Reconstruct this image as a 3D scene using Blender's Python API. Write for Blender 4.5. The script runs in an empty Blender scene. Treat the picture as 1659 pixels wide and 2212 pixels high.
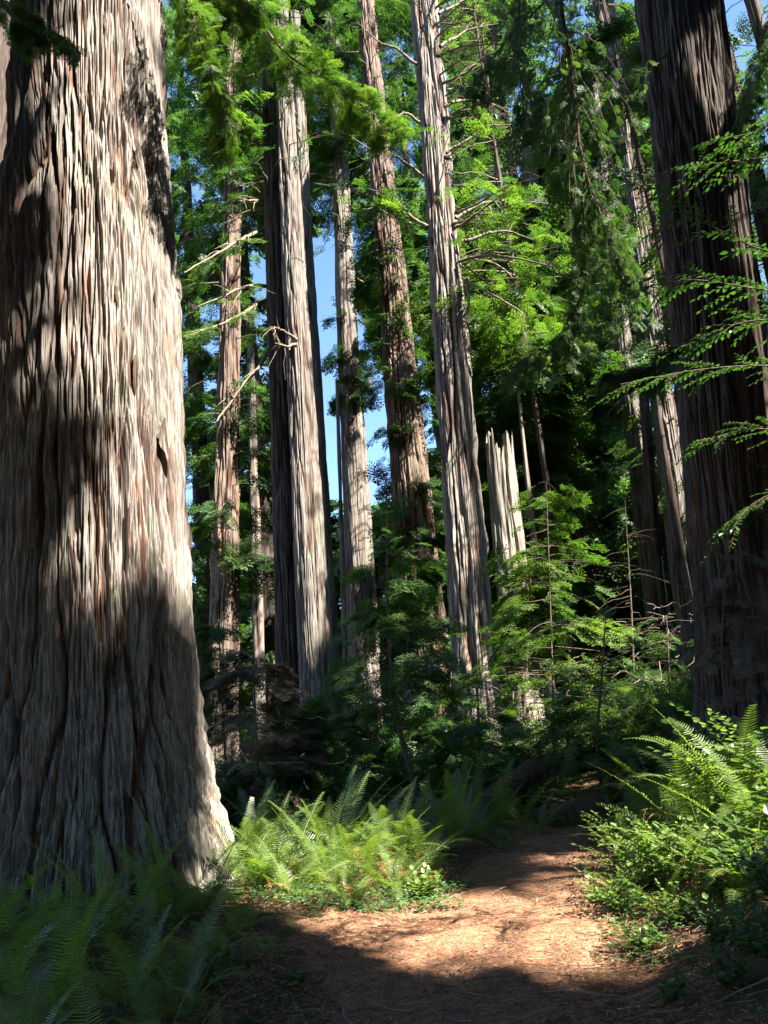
import bpy, math, time
import numpy as np
from mathutils import Matrix, Vector, Euler
T0 = time.time()
C = bpy.context.scene.collection
sc = bpy.context.scene
RND = np.random.default_rng(7)

# ------------------------------------------------------------------ camera
F = 1736.0                      # focal length in units of a 1659 x 2212 picture
PW, PH = 1659.0, 2212.0
PITCH, ROLL = math.radians(14.9), math.radians(-5.5)
CAM = np.array([0.0, 0.0, 1.6])
cam_d = bpy.data.cameras.new('camera'); cam = bpy.data.objects.new('camera', cam_d); C.objects.link(cam)
cam_d.sensor_fit = 'VERTICAL'; cam_d.sensor_height = 24.0; cam_d.lens = 24.0 * F / PH
cam_d.clip_start = 0.05; cam_d.clip_end = 3000
RM = (Matrix.Rotation(math.pi/2 + PITCH, 3, 'X') @ Matrix.Rotation(ROLL, 3, 'Z'))
cam.matrix_world = Matrix.Translation(CAM) @ RM.to_4x4()
sc.camera = cam
R3 = np.array(RM)

def ray(u, v):
    d = R3 @ np.array([(u - PW/2)/F, -(v - PH/2)/F, -1.0])
    return d / d[1]
def at(u, v, Y):                # point seen at (u, v) that is Y metres forward
    return CAM + ray(u, v) * Y
def proj(p):
    q = (np.asarray(p) - CAM) @ R3
    return np.stack([PW/2 + F*q[..., 0]/-q[..., 2], PH/2 - F*q[..., 1]/-q[..., 2], -q[..., 2]], -1)

# ------------------------------------------------------------------ world, sun, exposure
SUN_EL, SUN_AZ = math.radians(50), math.radians(127)     # azimuth clockwise from +Y
S = np.array([math.sin(SUN_AZ)*math.cos(SUN_EL), math.cos(SUN_AZ)*math.cos(SUN_EL), math.sin(SUN_EL)])
w = bpy.data.worlds.new('World'); sc.world = w; w.use_nodes = True
nt = w.node_tree; nt.nodes.clear()
sky = nt.nodes.new('ShaderNodeTexSky'); sky.sky_type = 'NISHITA'; sky.sun_disc = False
sky.sun_elevation = SUN_EL; sky.sun_rotation = SUN_AZ; sky.ozone_density = 6.0; sky.air_density = 1.0; sky.dust_density = 0.0
bg = nt.nodes.new('ShaderNodeBackground'); bg.inputs[1].default_value = 0.06
out = nt.nodes.new('ShaderNodeOutputWorld')
nt.links.new(sky.outputs[0], bg.inputs[0]); nt.links.new(bg.outputs[0], out.inputs[0])
sd = bpy.data.lights.new('sun', 'SUN'); sd.energy = 5.0; sd.angle = math.radians(0.5); sd.color = (1.0, 0.93, 0.83)
sun = bpy.data.objects.new('sun', sd); C.objects.link(sun)
sun.rotation_euler = Vector(S).to_track_quat('Z', 'Y').to_euler(); sun.location = (30, -15, 60)
sc.view_settings.view_transform = 'Standard'; sc.view_settings.look = 'None'
sc.view_settings.exposure = 2.85; sc.view_settings.gamma = 1.0
cy = sc.cycles
cy.use_denoising = True
try: cy.denoiser = 'OPENIMAGEDENOISE'
except Exception: pass
cy.max_bounces = 8; cy.diffuse_bounces = 4; cy.glossy_bounces = 2; cy.transmission_bounces = 4
cy.caustics_reflective = False; cy.caustics_refractive = False
cy.sample_clamp_indirect = 6.0

# ------------------------------------------------------------------ light targets: where the sun gets through
LIT = []                        # (centre, radius, strength)
def lit(c, r, k=1.0): LIT.append((np.asarray(c, float), r, k))
def sun_gate(P, rng, near=0.7, size=0.0, lits=None):
    """keep mask for leaf sprays at P (n,3): openings of the canopy along the sun's rays"""
    keep = np.ones(len(P), bool)
    for c, r, k in (LIT if lits is None else lits):
        d = P - c
        t = d @ S
        perp = np.linalg.norm(d - t[:, None]*S, axis=1)
        keep &= ~((t > near) & (perp < r*(0.85 + 0.3*rng.random(len(P))) + (.36*size if size > .3 else 0)*(t > 4)) & (rng.random(len(P)) < k))
    return keep

# ------------------------------------------------------------------ noise
def _h(ix, iy, iz, seed):
    n = (ix*374761393 + iy*668265263 + iz*2147483647 + seed*1274126177) & 0xFFFFFFFF
    n = ((n ^ (n >> 13)) * 1274126177) & 0xFFFFFFFF
    return ((n ^ (n >> 16)) & 0xFFFFFF) / float(0xFFFFFF) * 2 - 1
def vn(x, y, z=None, seed=0):
    x = np.asarray(x, float); y = np.asarray(y, float)
    z = np.zeros_like(x) if z is None else np.asarray(z, float)
    fx, fy, fz = np.floor(x), np.floor(y), np.floor(z)
    ix, iy, iz = fx.astype(np.int64), fy.astype(np.int64), fz.astype(np.int64)
    tx, ty, tz = x-fx, y-fy, z-fz
    tx, ty, tz = [t*t*(3-2*t) for t in (tx, ty, tz)]
    r = 0
    for a in (0, 1):
        for b in (0, 1):
            for c in (0, 1):
                wgt = (tx if a else 1-tx)*(ty if b else 1-ty)*(tz if c else 1-tz)
                r = r + wgt*_h(ix+a, iy+b, iz+c, seed)
    return r
def fbm(x, y, z=None, seed=0, o=3):
    r, a = 0, 1.0
    for i in range(o):
        r = r + a*vn(x*2**i, y*2**i, None if z is None else z*2**i, seed+i); a *= .5
    return r

# ------------------------------------------------------------------ mesh making
def mesh(name, V, Fs, mat=None, smooth=False, rnd=None):
    """Fs: int array (m,k) or list of such arrays"""
    V = np.asarray(V, np.float32)
    if isinstance(Fs, np.ndarray): Fs = [Fs]
    Fs = [f for f in Fs if len(f)]
    me = bpy.data.meshes.new(name)
    me.vertices.add(len(V)); me.vertices.foreach_set('co', V.ravel())
    nl = sum(f.size for f in Fs); nf = sum(len(f) for f in Fs)
    me.loops.add(nl); me.loops.foreach_set('vertex_index', np.concatenate([f.ravel() for f in Fs]).astype(np.int32))
    me.polygons.add(nf)
    tot = np.concatenate([np.full(len(f), f.shape[1]) for f in Fs])
    st = np.concatenate([[0], np.cumsum(tot)[:-1]])
    me.polygons.foreach_set('loop_start', st.astype(np.int32))
    me.polygons.foreach_set('loop_total', tot.astype(np.int32))
    me.polygons.foreach_set('use_smooth', np.full(nf, smooth, bool))
    if rnd is not None:
        a = me.attributes.new('rnd', 'FLOAT', 'FACE'); a.data.foreach_set('value', np.asarray(rnd, np.float32))
    me.update(calc_edges=True)
    if mat: me.materials.append(mat)
    return me
LAST_H = None
def bark_mesh(V, Fq, mat):
    me = mesh('trunk', V, Fq, mat, True); a = me.attributes.new('outer', 'FLOAT', 'POINT'); a.data.foreach_set('value', LAST_H.astype(np.float32)); return me
def link(name, me, parent=None, loc=None):
    o = bpy.data.objects.new(name, me); C.objects.link(o)
    if parent: o.parent = parent
    if loc is not None: o.location = loc
    return o
def tag(o, label, cat, group=None, kind=None):
    if label: o['label'] = label
    if cat: o['category'] = cat
    if group: o['group'] = group
    if kind: o['kind'] = kind
    return o
def thing(name, label, cat, loc=(0, 0, 0), group=None):
    o = bpy.data.objects.new(name, None); C.objects.link(o); o.location = loc; o.empty_display_size = .2
    return tag(o, label, cat, group)

class Acc:                      # collects pieces of one mesh
    def __init__(s): s.V, s.F, s.R, s.n = [], {}, [], 0
    def add(s, V, Fq, rnd=0.5):
        V = np.asarray(V, float).reshape(-1, 3)
        s.F.setdefault(Fq.shape[1], []).append((Fq + s.n, np.broadcast_to(rnd, (len(Fq),))))
        s.V.append(V); s.n += len(V)
    def me(s, name, mat, smooth=False, origin=(0, 0, 0)):
        V = np.concatenate(s.V) - np.asarray(origin)
        Fs, Rs = [], []
        for k in s.F:
            Fs.append(np.concatenate([a for a, _ in s.F[k]])); Rs.append(np.concatenate([b for _, b in s.F[k]]))
        return mesh(name, V, Fs, mat, smooth, np.concatenate(Rs))

def tube(pts, rad, nseg=8, jit=0.0, rng=RND):
    pts = np.asarray(pts, float); n = len(pts)
    rad = np.broadcast_to(rad, (n,))
    t = np.gradient(pts, axis=0); t /= np.linalg.norm(t, axis=1)[:, None] + 1e-9
    ref = np.array([0.13, 0.21, 1.0]) if abs(t[:, 2]).mean() < .8 else np.array([1.0, 0.1, 0.0])
    a = np.cross(t, ref); a /= np.linalg.norm(a, axis=1)[:, None] + 1e-9
    b = np.cross(t, a)
    th = np.linspace(0, 2*math.pi, nseg, endpoint=False)
    rr = rad[:, None]*(1 + jit*(rng.random((n, nseg))-.5))
    V = pts[:, None, :] + rr[..., None]*(a[:, None, :]*np.cos(th)[None, :, None] + b[:, None, :]*np.sin(th)[None, :, None])
    i, j = np.meshgrid(np.arange(n-1), np.arange(nseg), indexing='ij')
    j2 = (j+1) % nseg
    Fq = np.stack([i*nseg+j, i*nseg+j2, (i+1)*nseg+j2, (i+1)*nseg+j], -1).reshape(-1, 4)
    return V.reshape(-1, 3), Fq
def spline(pts, n):
    """Catmull-Rom through pts"""
    p = np.asarray(pts, float)
    if len(p) == 2: return p[0] + np.linspace(0, 1, n)[:, None]*(p[1]-p[0])
    P = np.vstack([2*p[0]-p[1], p, 2*p[-1]-p[-2]])
    t = np.linspace(0, len(p)-1-1e-6, n); k = t.astype(int); f = (t-k)[:, None]
    a, b, c, d = P[k], P[k+1], P[k+2], P[k+3]
    return .5*(2*b + (c-a)*f + (2*a-5*b+4*c-d)*f**2 + (3*b-a-3*c+d)*f**3)
def stamp(Vt, Ft, M, pos):
    """copies of template (k,3),(m,q) by matrices M (n,3,3) and positions pos (n,3)"""
    n, k = len(pos), len(Vt)
    V = np.einsum('nij,kj->nki', M, Vt) + pos[:, None, :]
    Fq = Ft[None] + (np.arange(n)*k)[:, None, None]
    return V.reshape(-1, 3), Fq.reshape(-1, Ft.shape[1])
def frames(d, up, roll=None):
    """matrices whose x axis is d and whose z axis is near up"""
    d = d/(np.linalg.norm(d, axis=1)[:, None]+1e-9)
    y = np.cross(up, d); y /= np.linalg.norm(y, axis=1)[:, None]+1e-9
    z = np.cross(d, y)
    if roll is not None:
        c, s = np.cos(roll)[:, None], np.sin(roll)[:, None]
        y, z = y*c+z*s, z*c-y*s
    return np.stack([d, y, z], -1)

# ------------------------------------------------------------------ materials
def mat_new(name):
    m = bpy.data.materials.new(name); m.use_nodes = True; t = m.node_tree; t.nodes.clear()
    return m, t, lambda k, **kw: _nd(t, k, **kw)
def _nd(t, k, **kw):
    n = t.nodes.new(k)
    for a, b in kw.items(): setattr(n, a, b)
    return n
def ramp(t, stops, interp='LINEAR'):
    r = t.nodes.new('ShaderNodeValToRGB'); r.color_ramp.interpolation = interp
    e = r.color_ramp.elements
    e[0].position, e[0].color = stops[0][0], (*stops[0][1], 1)
    e[1].position, e[1].color = stops[-1][0], (*stops[-1][1], 1)
    for p, c in stops[1:-1]:
        x = e.new(p); x.color = (*c, 1)
    return r
def leaf_mat(name, stops, trans=0.45, tcol=(1.5, 1.7, 0.7), rough=0.45, spec=0.35, nscale=0.0):
    m, t, N = mat_new(name)
    at_ = N('ShaderNodeAttribute', attribute_name='rnd')
    r = ramp(t, stops); t.links.new(at_.outputs['Fac'], r.inputs[0])
    col = r.outputs[0]
    p = N('ShaderNodeBsdfPrincipled'); p.inputs['Roughness'].default_value = rough; p.inputs['Specular IOR Level'].default_value = spec
    t.links.new(col, p.inputs['Base Color'])
    mul = N('ShaderNodeMix', data_type='RGBA', blend_type='MULTIPLY'); mul.inputs[0].default_value = 1; mul.clamp_result = False
    t.links.new(col, mul.inputs[6]); mul.inputs[7].default_value = (*tcol, 1)
    tr = N('ShaderNodeBsdfTranslucent'); t.links.new(mul.outputs[2], tr.inputs[0])
    mx = N('ShaderNodeMixShader'); mx.inputs[0].default_value = trans
    t.links.new(p.outputs[0], mx.inputs[1]); t.links.new(tr.outputs[0], mx.inputs[2])
    o = N('ShaderNodeOutputMaterial'); t.links.new(mx.outputs[0], o.inputs[0])
    return m
def bark_mat(name, grey, dark, red, redness=0.5, lichen=0.3, scale=1.0, bump=0.5, moss=0.0, inner=None):
    m, t, N = mat_new(name); L = t.links.new
    tc = N('ShaderNodeTexCoord')
    mp = N('ShaderNodeMapping'); mp.inputs['Scale'].default_value = (14*scale, 14*scale, 0.9*scale); L(tc.outputs['Object'], mp.inputs[0])
    n1 = N('ShaderNodeTexNoise'); n1.inputs['Scale'].default_value = 1.0; n1.inputs['Detail'].default_value = 7; n1.inputs['Roughness'].default_value = .65; L(mp.outputs[0], n1.inputs[0])
    r1 = ramp(t, [(0.30, dark), (0.48, grey), (0.70, tuple(min(1, c*1.45) for c in grey))]); L(n1.outputs[0], r1.inputs[0])
    # fine fibre
    mf = N('ShaderNodeMapping'); mf.inputs['Scale'].default_value = (70*scale, 70*scale, 3.0*scale); L(tc.outputs['Object'], mf.inputs[0])
    nf = N('ShaderNodeTexNoise'); nf.inputs['Scale'].default_value = 1.0; nf.inputs['Detail'].default_value = 3; L(mf.outputs[0], nf.inputs[0])
    # reddish torn strips
    m2 = N('ShaderNodeMapping'); m2.inputs['Scale'].default_value = (5*scale, 5*scale, 0.55*scale); m2.inputs['Location'].default_value = (7, 3, 1); L(tc.outputs['Object'], m2.inputs[0])
    n2 = N('ShaderNodeTexNoise'); n2.inputs['Scale'].default_value = 1.0; n2.inputs['Detail'].default_value = 4; n2.inputs['Roughness'].default_value = .6; L(m2.outputs[0], n2.inputs[0])
    r2 = ramp(t, [(0.62 - .14*redness, (0, 0, 0)), (0.74 - .12*redness, (1, 1, 1))]); L(n2.outputs[0], r2.inputs[0])
    k2 = N('ShaderNodeMath', operation='MULTIPLY'); k2.inputs[1].default_value = min(1, .5+redness*.5); L(r2.outputs[0], k2.inputs[0])
    mx = N('ShaderNodeMix', data_type='RGBA'); L(k2.outputs[0], mx.inputs[0]); L(r1.outputs[0], mx.inputs[6]); mx.inputs[7].default_value = (*red, 1)
    # lichen / algae patches
    m3 = N('ShaderNodeMapping'); m3.inputs['Scale'].default_value = (2.2, 2.2, .8); L(tc.outputs['Object'], m3.inputs[0])
    n3 = N('ShaderNodeTexNoise'); n3.inputs['Scale'].default_value = 1.0; n3.inputs['Detail'].default_value = 8; n3.inputs['Roughness'].default_value = .7; L(m3.outputs[0], n3.inputs[0])
    r3 = ramp(t, [(0.52, (0, 0, 0)), (0.66, (1, 1, 1))]); L(n3.outputs[0], r3.inputs[0])
    k3 = N('ShaderNodeMath', operation='MULTIPLY'); k3.inputs[1].default_value = lichen; L(r3.outputs[0], k3.inputs[0])
    mx3 = N('ShaderNodeMix', data_type='RGBA'); L(k3.outputs[0], mx3.inputs[0]); L(mx.outputs[2], mx3.inputs[6])
    mx3.inputs[7].default_value = (0.20, 0.25, 0.16, 1) if not moss else (0.07, 0.11, 0.03, 1)
    # unweathered inner bark between the plates
    if inner:
        ao = N('ShaderNodeAttribute', attribute_name='outer'); ri = ramp(t, [(0.05, (1, 1, 1)), (0.5, (0, 0, 0))]); L(ao.outputs['Fac'], ri.inputs[0])
        mi = N('ShaderNodeMix', data_type='RGBA'); L(ri.outputs[0], mi.inputs[0]); L(mx3.outputs[2], mi.inputs[6]); mi.inputs[7].default_value = (*inner, 1); mx3 = mi
    # fibre brightness
    rf = ramp(t, [(0.34, (.50, .48, .46)), (0.62, (1.22, 1.22, 1.22))]); L(nf.outputs[0], rf.inputs[0])
    mf2 = N('ShaderNodeMix', data_type='RGBA', blend_type='MULTIPLY'); mf2.inputs[0].default_value = 1; L(mx3.outputs[2], mf2.inputs[6]); L(rf.outputs[0], mf2.inputs[7])
    p = N('ShaderNodeBsdfPrincipled'); p.inputs['Roughness'].default_value = .9; p.inputs['Specular IOR Level'].default_value = .15
    L(mf2.outputs[2], p.inputs['Base Color'])
    add = N('ShaderNodeMath', operation='MULTIPLY_ADD'); add.inputs[1].default_value = .35; L(nf.outputs[0], add.inputs[0]); L(n1.outputs[0], add.inputs[2])
    b = N('ShaderNodeBump'); b.inputs['Strength'].default_value = bump; b.inputs['Distance'].default_value = .03; L(add.outputs[0], b.inputs['Height']); L(b.outputs[0], p.inputs['Normal'])
    o = N('ShaderNodeOutputMaterial'); L(p.outputs[0], o.inputs[0])
    return m
def ground_mat(name, a, b, c, moss=None, scale=1.0):
    m, t, N = mat_new(name); L = t.links.new
    tc = N('ShaderNodeTexCoord')
    n1 = N('ShaderNodeTexNoise'); n1.inputs['Scale'].default_value = 45*scale; n1.inputs['Detail'].default_value = 8; n1.inputs['Roughness'].default_value = .75; L(tc.outputs['Object'], n1.inputs[0])
    r1 = ramp(t, [(0.33, a), (0.5, b), (0.68, c)]); L(n1.outputs[0], r1.inputs[0])
    n2 = N('ShaderNodeTexNoise'); n2.inputs['Scale'].default_value = 2.3; n2.inputs['Detail'].default_value = 5; L(tc.outputs['Object'], n2.inputs[0])
    r2 = ramp(t, [(0.35, (.75, .74, .72)), (0.65, (1.15, 1.12, 1.1))]); L(n2.outputs[0], r2.inputs[0])
    mu = N('ShaderNodeMix', data_type='RGBA', blend_type='MULTIPLY'); mu.inputs[0].default_value = 1; L(r1.outputs[0], mu.inputs[6]); L(r2.outputs[0], mu.inputs[7])
    col = mu.outputs[2]
    if moss:
        n3 = N('ShaderNodeTexNoise'); n3.inputs['Scale'].default_value = .9; n3.inputs['Detail'].default_value = 9; n3.inputs['Roughness'].default_value = .7; L(tc.outputs['Object'], n3.inputs[0])
        r3 = ramp(t, [(0.48, (0, 0, 0)), (0.6, (1, 1, 1))]); L(n3.outputs[0], r3.inputs[0])
        mx = N('ShaderNodeMix', data_type='RGBA'); L(r3.outputs[0], mx.inputs[0]); L(col, mx.inputs[6]); mx.inputs[7].default_value = (*moss, 1); col = mx.outputs[2]
    p = N('ShaderNodeBsdfPrincipled'); p.inputs['Roughness'].default_value = .95; p.inputs['Specular IOR Level'].default_value = .1
    L(col, p.inputs['Base Color'])
    bmp = N('ShaderNodeBump'); bmp.inputs['Strength'].default_value = .8; bmp.inputs['Distance'].default_value = .02; L(n1.outputs[0], bmp.inputs['Height']); L(bmp.outputs[0], p.inputs['Normal'])
    o = N('ShaderNodeOutputMaterial'); L(p.outputs[0], o.inputs[0])
    return m

M = {}
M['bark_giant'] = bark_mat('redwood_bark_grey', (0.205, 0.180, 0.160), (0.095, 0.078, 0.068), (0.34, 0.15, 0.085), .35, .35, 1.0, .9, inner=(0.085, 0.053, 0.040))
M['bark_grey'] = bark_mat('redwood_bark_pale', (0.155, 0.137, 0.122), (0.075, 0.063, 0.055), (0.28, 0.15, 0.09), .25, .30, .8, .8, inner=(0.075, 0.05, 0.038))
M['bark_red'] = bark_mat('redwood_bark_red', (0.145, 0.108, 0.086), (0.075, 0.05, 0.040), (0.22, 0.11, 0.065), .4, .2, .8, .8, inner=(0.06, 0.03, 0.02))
M['bark_shaded'] = bark_mat('redwood_bark_shaded', (0.065, 0.050, 0.043), (0.036, 0.027, 0.023), (0.11, 0.055, 0.035), .3, .2, .8, .8, inner=(0.03, 0.018, 0.014))  # dark bark; part of its darkness is the trunks' shade put into the colour
M['snag'] = bark_mat('dead_wood', (0.20, 0.178, 0.150), (0.09, 0.075, 0.062), (0.32, 0.20, 0.12), .2, .1, .6, .4)
M['limb'] = bark_mat('limb_bark', (0.16, 0.13, 0.10), (0.08, 0.062, 0.048), (0.2, 0.13, 0.08), .2, .5, 2.0, .3)
M['twig'] = bark_mat('twig_bark', (0.10, 0.075, 0.055), (0.05, 0.035, 0.025), (0.12, 0.07, 0.04), .2, .2, 2.0, .2)
M['log'] = bark_mat('rotting_log', (0.09, 0.055, 0.035), (0.04, 0.025, 0.018), (0.12, 0.05, 0.025), .4, .6, 1.0, .7, moss=1)
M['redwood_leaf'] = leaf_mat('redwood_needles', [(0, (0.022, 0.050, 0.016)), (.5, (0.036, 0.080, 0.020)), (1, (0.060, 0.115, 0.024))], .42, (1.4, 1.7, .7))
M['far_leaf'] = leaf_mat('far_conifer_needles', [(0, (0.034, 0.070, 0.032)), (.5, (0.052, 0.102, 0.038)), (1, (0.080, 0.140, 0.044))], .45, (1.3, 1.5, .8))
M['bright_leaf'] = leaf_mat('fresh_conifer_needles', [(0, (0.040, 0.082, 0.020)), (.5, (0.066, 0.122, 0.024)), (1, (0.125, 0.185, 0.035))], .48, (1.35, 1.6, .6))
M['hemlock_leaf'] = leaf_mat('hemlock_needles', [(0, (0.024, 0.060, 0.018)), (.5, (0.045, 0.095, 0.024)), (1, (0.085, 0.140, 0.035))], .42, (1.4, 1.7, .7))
M['dry_leaf'] = leaf_mat('dry_twigs_needles', [(0, (0.07, 0.055, 0.035)), (.5, (0.11, 0.085, 0.055)), (1, (0.18, 0.14, 0.09))], .25, (1.2, 1.0, .7))
M['fern'] = leaf_mat('sword_fern_green', [(0, (0.050, 0.095, 0.024)), (.5, (0.090, 0.150, 0.034)), (1, (0.190, 0.225, 0.055))], .45, (1.9, 2.0, .6), .38, .5)
M['fern_dead'] = leaf_mat('fern_dead_rust', [(0, (0.20, 0.085, 0.035)), (.5, (0.30, 0.14, 0.055)), (1, (0.42, 0.24, 0.10))], .35, (1.3, 1.1, .7))
M['shrub'] = leaf_mat('broad_leaves', [(0, (0.06, 0.115, 0.026)), (.5, (0.105, 0.175, 0.040)), (1, (0.180, 0.250, 0.065))], .42, (1.5, 1.7, .6), .35, .5)
M['huckle_shaded'] = leaf_mat('dark_broad_leaves', [(0, (0.025, 0.065, 0.018)), (.5, (0.038, 0.088, 0.020)), (1, (0.06, 0.12, 0.026))], .4, (1.1, 1.4, .5), .35, .5)  # dark green leaves, with the shade on them partly put into the colour
M['sorrel'] = leaf_mat('sorrel_leaves', [(0, (0.04, 0.09, 0.03)), (.5, (0.065, 0.13, 0.04)), (1, (0.10, 0.17, 0.06))], .35, (1.4, 1.6, .7))
M['needle'] = leaf_mat('fallen_needles', [(0, (0.10, 0.045, 0.025)), (.4, (0.22, 0.10, 0.055)), (.8, (0.34, 0.165, 0.09)), (1, (0.46, 0.27, 0.16))], .1, (1.2, 1.0, .7), .8, .2)
M['stick'] = leaf_mat('fallen_sticks', [(0, (0.07, 0.045, 0.03)), (.5, (0.15, 0.10, 0.07)), (1, (0.28, 0.22, 0.17))], .0, (1, 1, 1), .8, .2)
M['floor'] = ground_mat('forest_floor_litter', (0.05, 0.03, 0.019), (0.11, 0.063, 0.039), (0.19, 0.112, 0.070), (0.055, 0.06, 0.024))
M['path'] = ground_mat('path_needle_litter', (0.13, 0.072, 0.045), (0.26, 0.148, 0.087), (0.42, 0.265, 0.165), None, 1.0)

# ------------------------------------------------------------------ terrain
def sst(a, b, x): t = np.clip((x-a)/(b-a), 0, 1); return t*t*(3-2*t)
def path_c(y): return 0.20 + 0.25*(y-5) - 0.035*np.clip(5-y, 0, 9)**2*0 + 0.02*np.maximum(y-8, 0)**2      # centre line x
def H(x, y):
    x = np.asarray(x, float); y = np.asarray(y, float)
    d = x - path_c(np.minimum(y, 12)) - 0.65
    bank = 1.35*sst(0.0, 3.6, d)*sst(-3, 3, y) + 0.5*sst(3, 9, d)
    mound = 0.22*np.exp(-(((x+4.2)**2 + (y-8.6)**2)/6.0))
    left = 0.10*sst(.8, 2.0, path_c(y)-x)
    far = np.clip((np.hypot(x, y)-14)/30, 0, 1)
    onp = np.exp(-(d+.9)**2/1.6)*(y < 13)
    n = 0.06*fbm(x*.9, y*.9, seed=3)*(1-.75*onp) + 0.012*fbm(x*5, y*5, seed=5, o=2) + far*.7*vn(x*.08, y*.08, seed=9) + 5.0*sst(60, 160, np.hypot(x, y))
    return bank + mound + left + n
def ground(u, v, extra=0.0):
    d = ray(u, v); t = 0.5
    while t < 200:
        p = CAM + d*t
        if p[2] <= H(p[0], p[1]) + extra: return p
        t *= 1.004
    return CAM + d*200
g = np.linspace(-1, 1, 460)
wx = np.sinh(g*5.2)/np.sinh(5.2)*600
X, Y = np.meshgrid(wx+1.0, wx+5.5, indexing='ij')
Z = H(X, Y)
nn = len(g)
i, j = np.meshgrid(np.arange(nn-1), np.arange(nn-1), indexing='ij')
Fq = np.stack([i*nn+j, (i+1)*nn+j, (i+1)*nn+j+1, i*nn+j+1], -1).reshape(-1, 4)
o = link('forest_floor', mesh('forest_floor', np.stack([X, Y, Z], -1).reshape(-1, 3), Fq, M['floor'], True)); tag(o, None, None, kind='structure')
# the path: a skin of needles with ragged edges that dip under the floor
ny, nx = 520, 130
yy = np.linspace(-2, 14, ny); sx = np.linspace(-1, 1, nx)
YY, SX = np.meshgrid(yy, sx, indexing='ij')
lw = .80 + 1.0*np.exp(-((YY-6.9)/1.0)**2) + .12*vn(YY*1.7, YY*0+3, seed=21)
rw = 0.75 + .12*vn(YY*1.9, YY*0+9, seed=22) - .25*sst(8, 12, YY)
XX = path_c(YY) + np.where(SX < 0, SX*lw, SX*rw)*1.12
edge = sst(.80, 1.0, np.abs(SX) + .09*fbm(XX*4, YY*4, seed=31))
ZZ = H(XX, YY) + 0.022 + .008*fbm(XX*9, YY*9, seed=33) + 0.02*vn(XX*2, YY*2, seed=34) - .09*edge
i, j = np.meshgrid(np.arange(ny-1), np.arange(nx-1), indexing='ij')
Fq = np.stack([i*nx+j, i*nx+j+1, (i+1)*nx+j+1, (i+1)*nx+j], -1).reshape(-1, 4)
o = link('path', mesh('path', np.stack([XX, YY, ZZ], -1).reshape(-1, 3), Fq, M['path'], True)); tag(o, None, None, kind='structure')

# where the sun reaches
def litg(u, v, r, k=1.0): lit(ground(u, v), r, k)
for u, v, r in ((760, 1985, .35), (860, 1975, .42), (960, 1965, .42), (1060, 1960, .42), (1150, 1950, .42), (1240, 1960, .4), (1130, 2010, .28), (960, 2020, .25), (660, 1990, .3), (1200, 2000, .3)): litg(u, v, r*1.3)
for q in range(12): litg(RND.uniform(700, 1280), RND.uniform(2010, 2150), RND.uniform(.05, .16), .8)
for u, v, r, k in ((900, 2080, .22, .7), (1060, 2070, .2, .7), (760, 2060, .2, .6), (1000, 2150, .15, .5)): litg(u, v, r, k)
N_PATH = len(LIT)
for u, v in ((520, 1900), (600, 1880), (700, 1880), (800, 1900), (560, 1800), (680, 1800), (780, 1820), (870, 1900)): lit(at(u, v, 8.2), .55, 1.0)
for u in range(490, 900, 60):
    for Yf, v in ((9.2, 1800), (9.9, 1760), (10.4, 1720)): lit(at(u, v, Yf), .45, .97)
for u, v in ((1500, 1560), (1600, 1580), (1620, 1680), (1560, 1660), (1450, 1640), (1380, 1700), (1480, 1760), (1580, 1800), (1400, 1840), (1300, 1860), (1500, 1880), (1620, 1900), (1340, 1940), (1440, 1960), (1290, 1980)): lit(at(u, v, 5.8), .42, .97)
for q in range(46): lit(at(RND.uniform(1290, 1690), RND.uniform(1560, 1960), RND.uniform(6.2, 9.5)), RND.uniform(.35, .6), .97)
for q in range(14): lit(at(RND.uniform(540, 900), RND.uniform(1760, 1950), RND.uniform(7.8, 9.6)), RND.uniform(.35, .5), .97)
for u, v in ((1560, 2060), (1350, 2080)): lit(at(u, v, 5.0), .12, .7)
# the leafy branches by the dark trunk stay in shade
_lp = [at(u, v, Y) for u, v, Y in ((1500, 480, 4.6), (1620, 530, 4.6), (1500, 610, 4.8), (1620, 620, 4.8), (1560, 340, 5), (1640, 710, 5), (1450, 820, 5.4), (1600, 800, 5.4), (1640, 1060, 5.5), (1600, 940, 5.6), (1640, 260, 5))]
def _far(c, r):
    for q in _lp:
        d = q-c; t = d @ S
        if t > 0 and np.linalg.norm(d-t*S) < r+.25: return False
    return True
LIT[:] = [L for k, L in enumerate(LIT) if k < N_PATH or _far(L[0], L[1])]
# giant's trunk: sun on its outer side, broken patches on the face
def on_giant(v, deg):
    c = at(192, v, 9.2); r = np.interp(v, [0, 900, 1500, 1850], [.87, 1.1, 1.3, 1.55]); a = math.radians(deg)
    return c + r*np.array([math.cos(a), math.sin(a), 0])
g0 = len(LIT)
for v in range(600, 1200, 45):
    for dg in (-44, -24, -5): lit(on_giant(v + RND.uniform(-20, 20), dg + RND.uniform(-6, 6)), RND.uniform(.04, .20), .96)
GIANT_LIT = LIT[g0:]
for v in range(1200, 1960, 50):
    for dg in (-8, 12) if v < 1700 else (-28, -10, 8): lit(on_giant(v, dg), .10, .95)
for q in range(60): lit(on_giant(RND.uniform(-60, 620), RND.uniform(-115, 5)), RND.uniform(.12, .26), .95)
for q in range(40): lit(on_giant(RND.uniform(-90, 260), RND.uniform(-115, 5)), RND.uniform(.2, .4), .97)
for q in range(36): lit(on_giant(RND.uniform(500, 1400), RND.uniform(-110, -50)), RND.uniform(.04, .12), .85)

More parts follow.
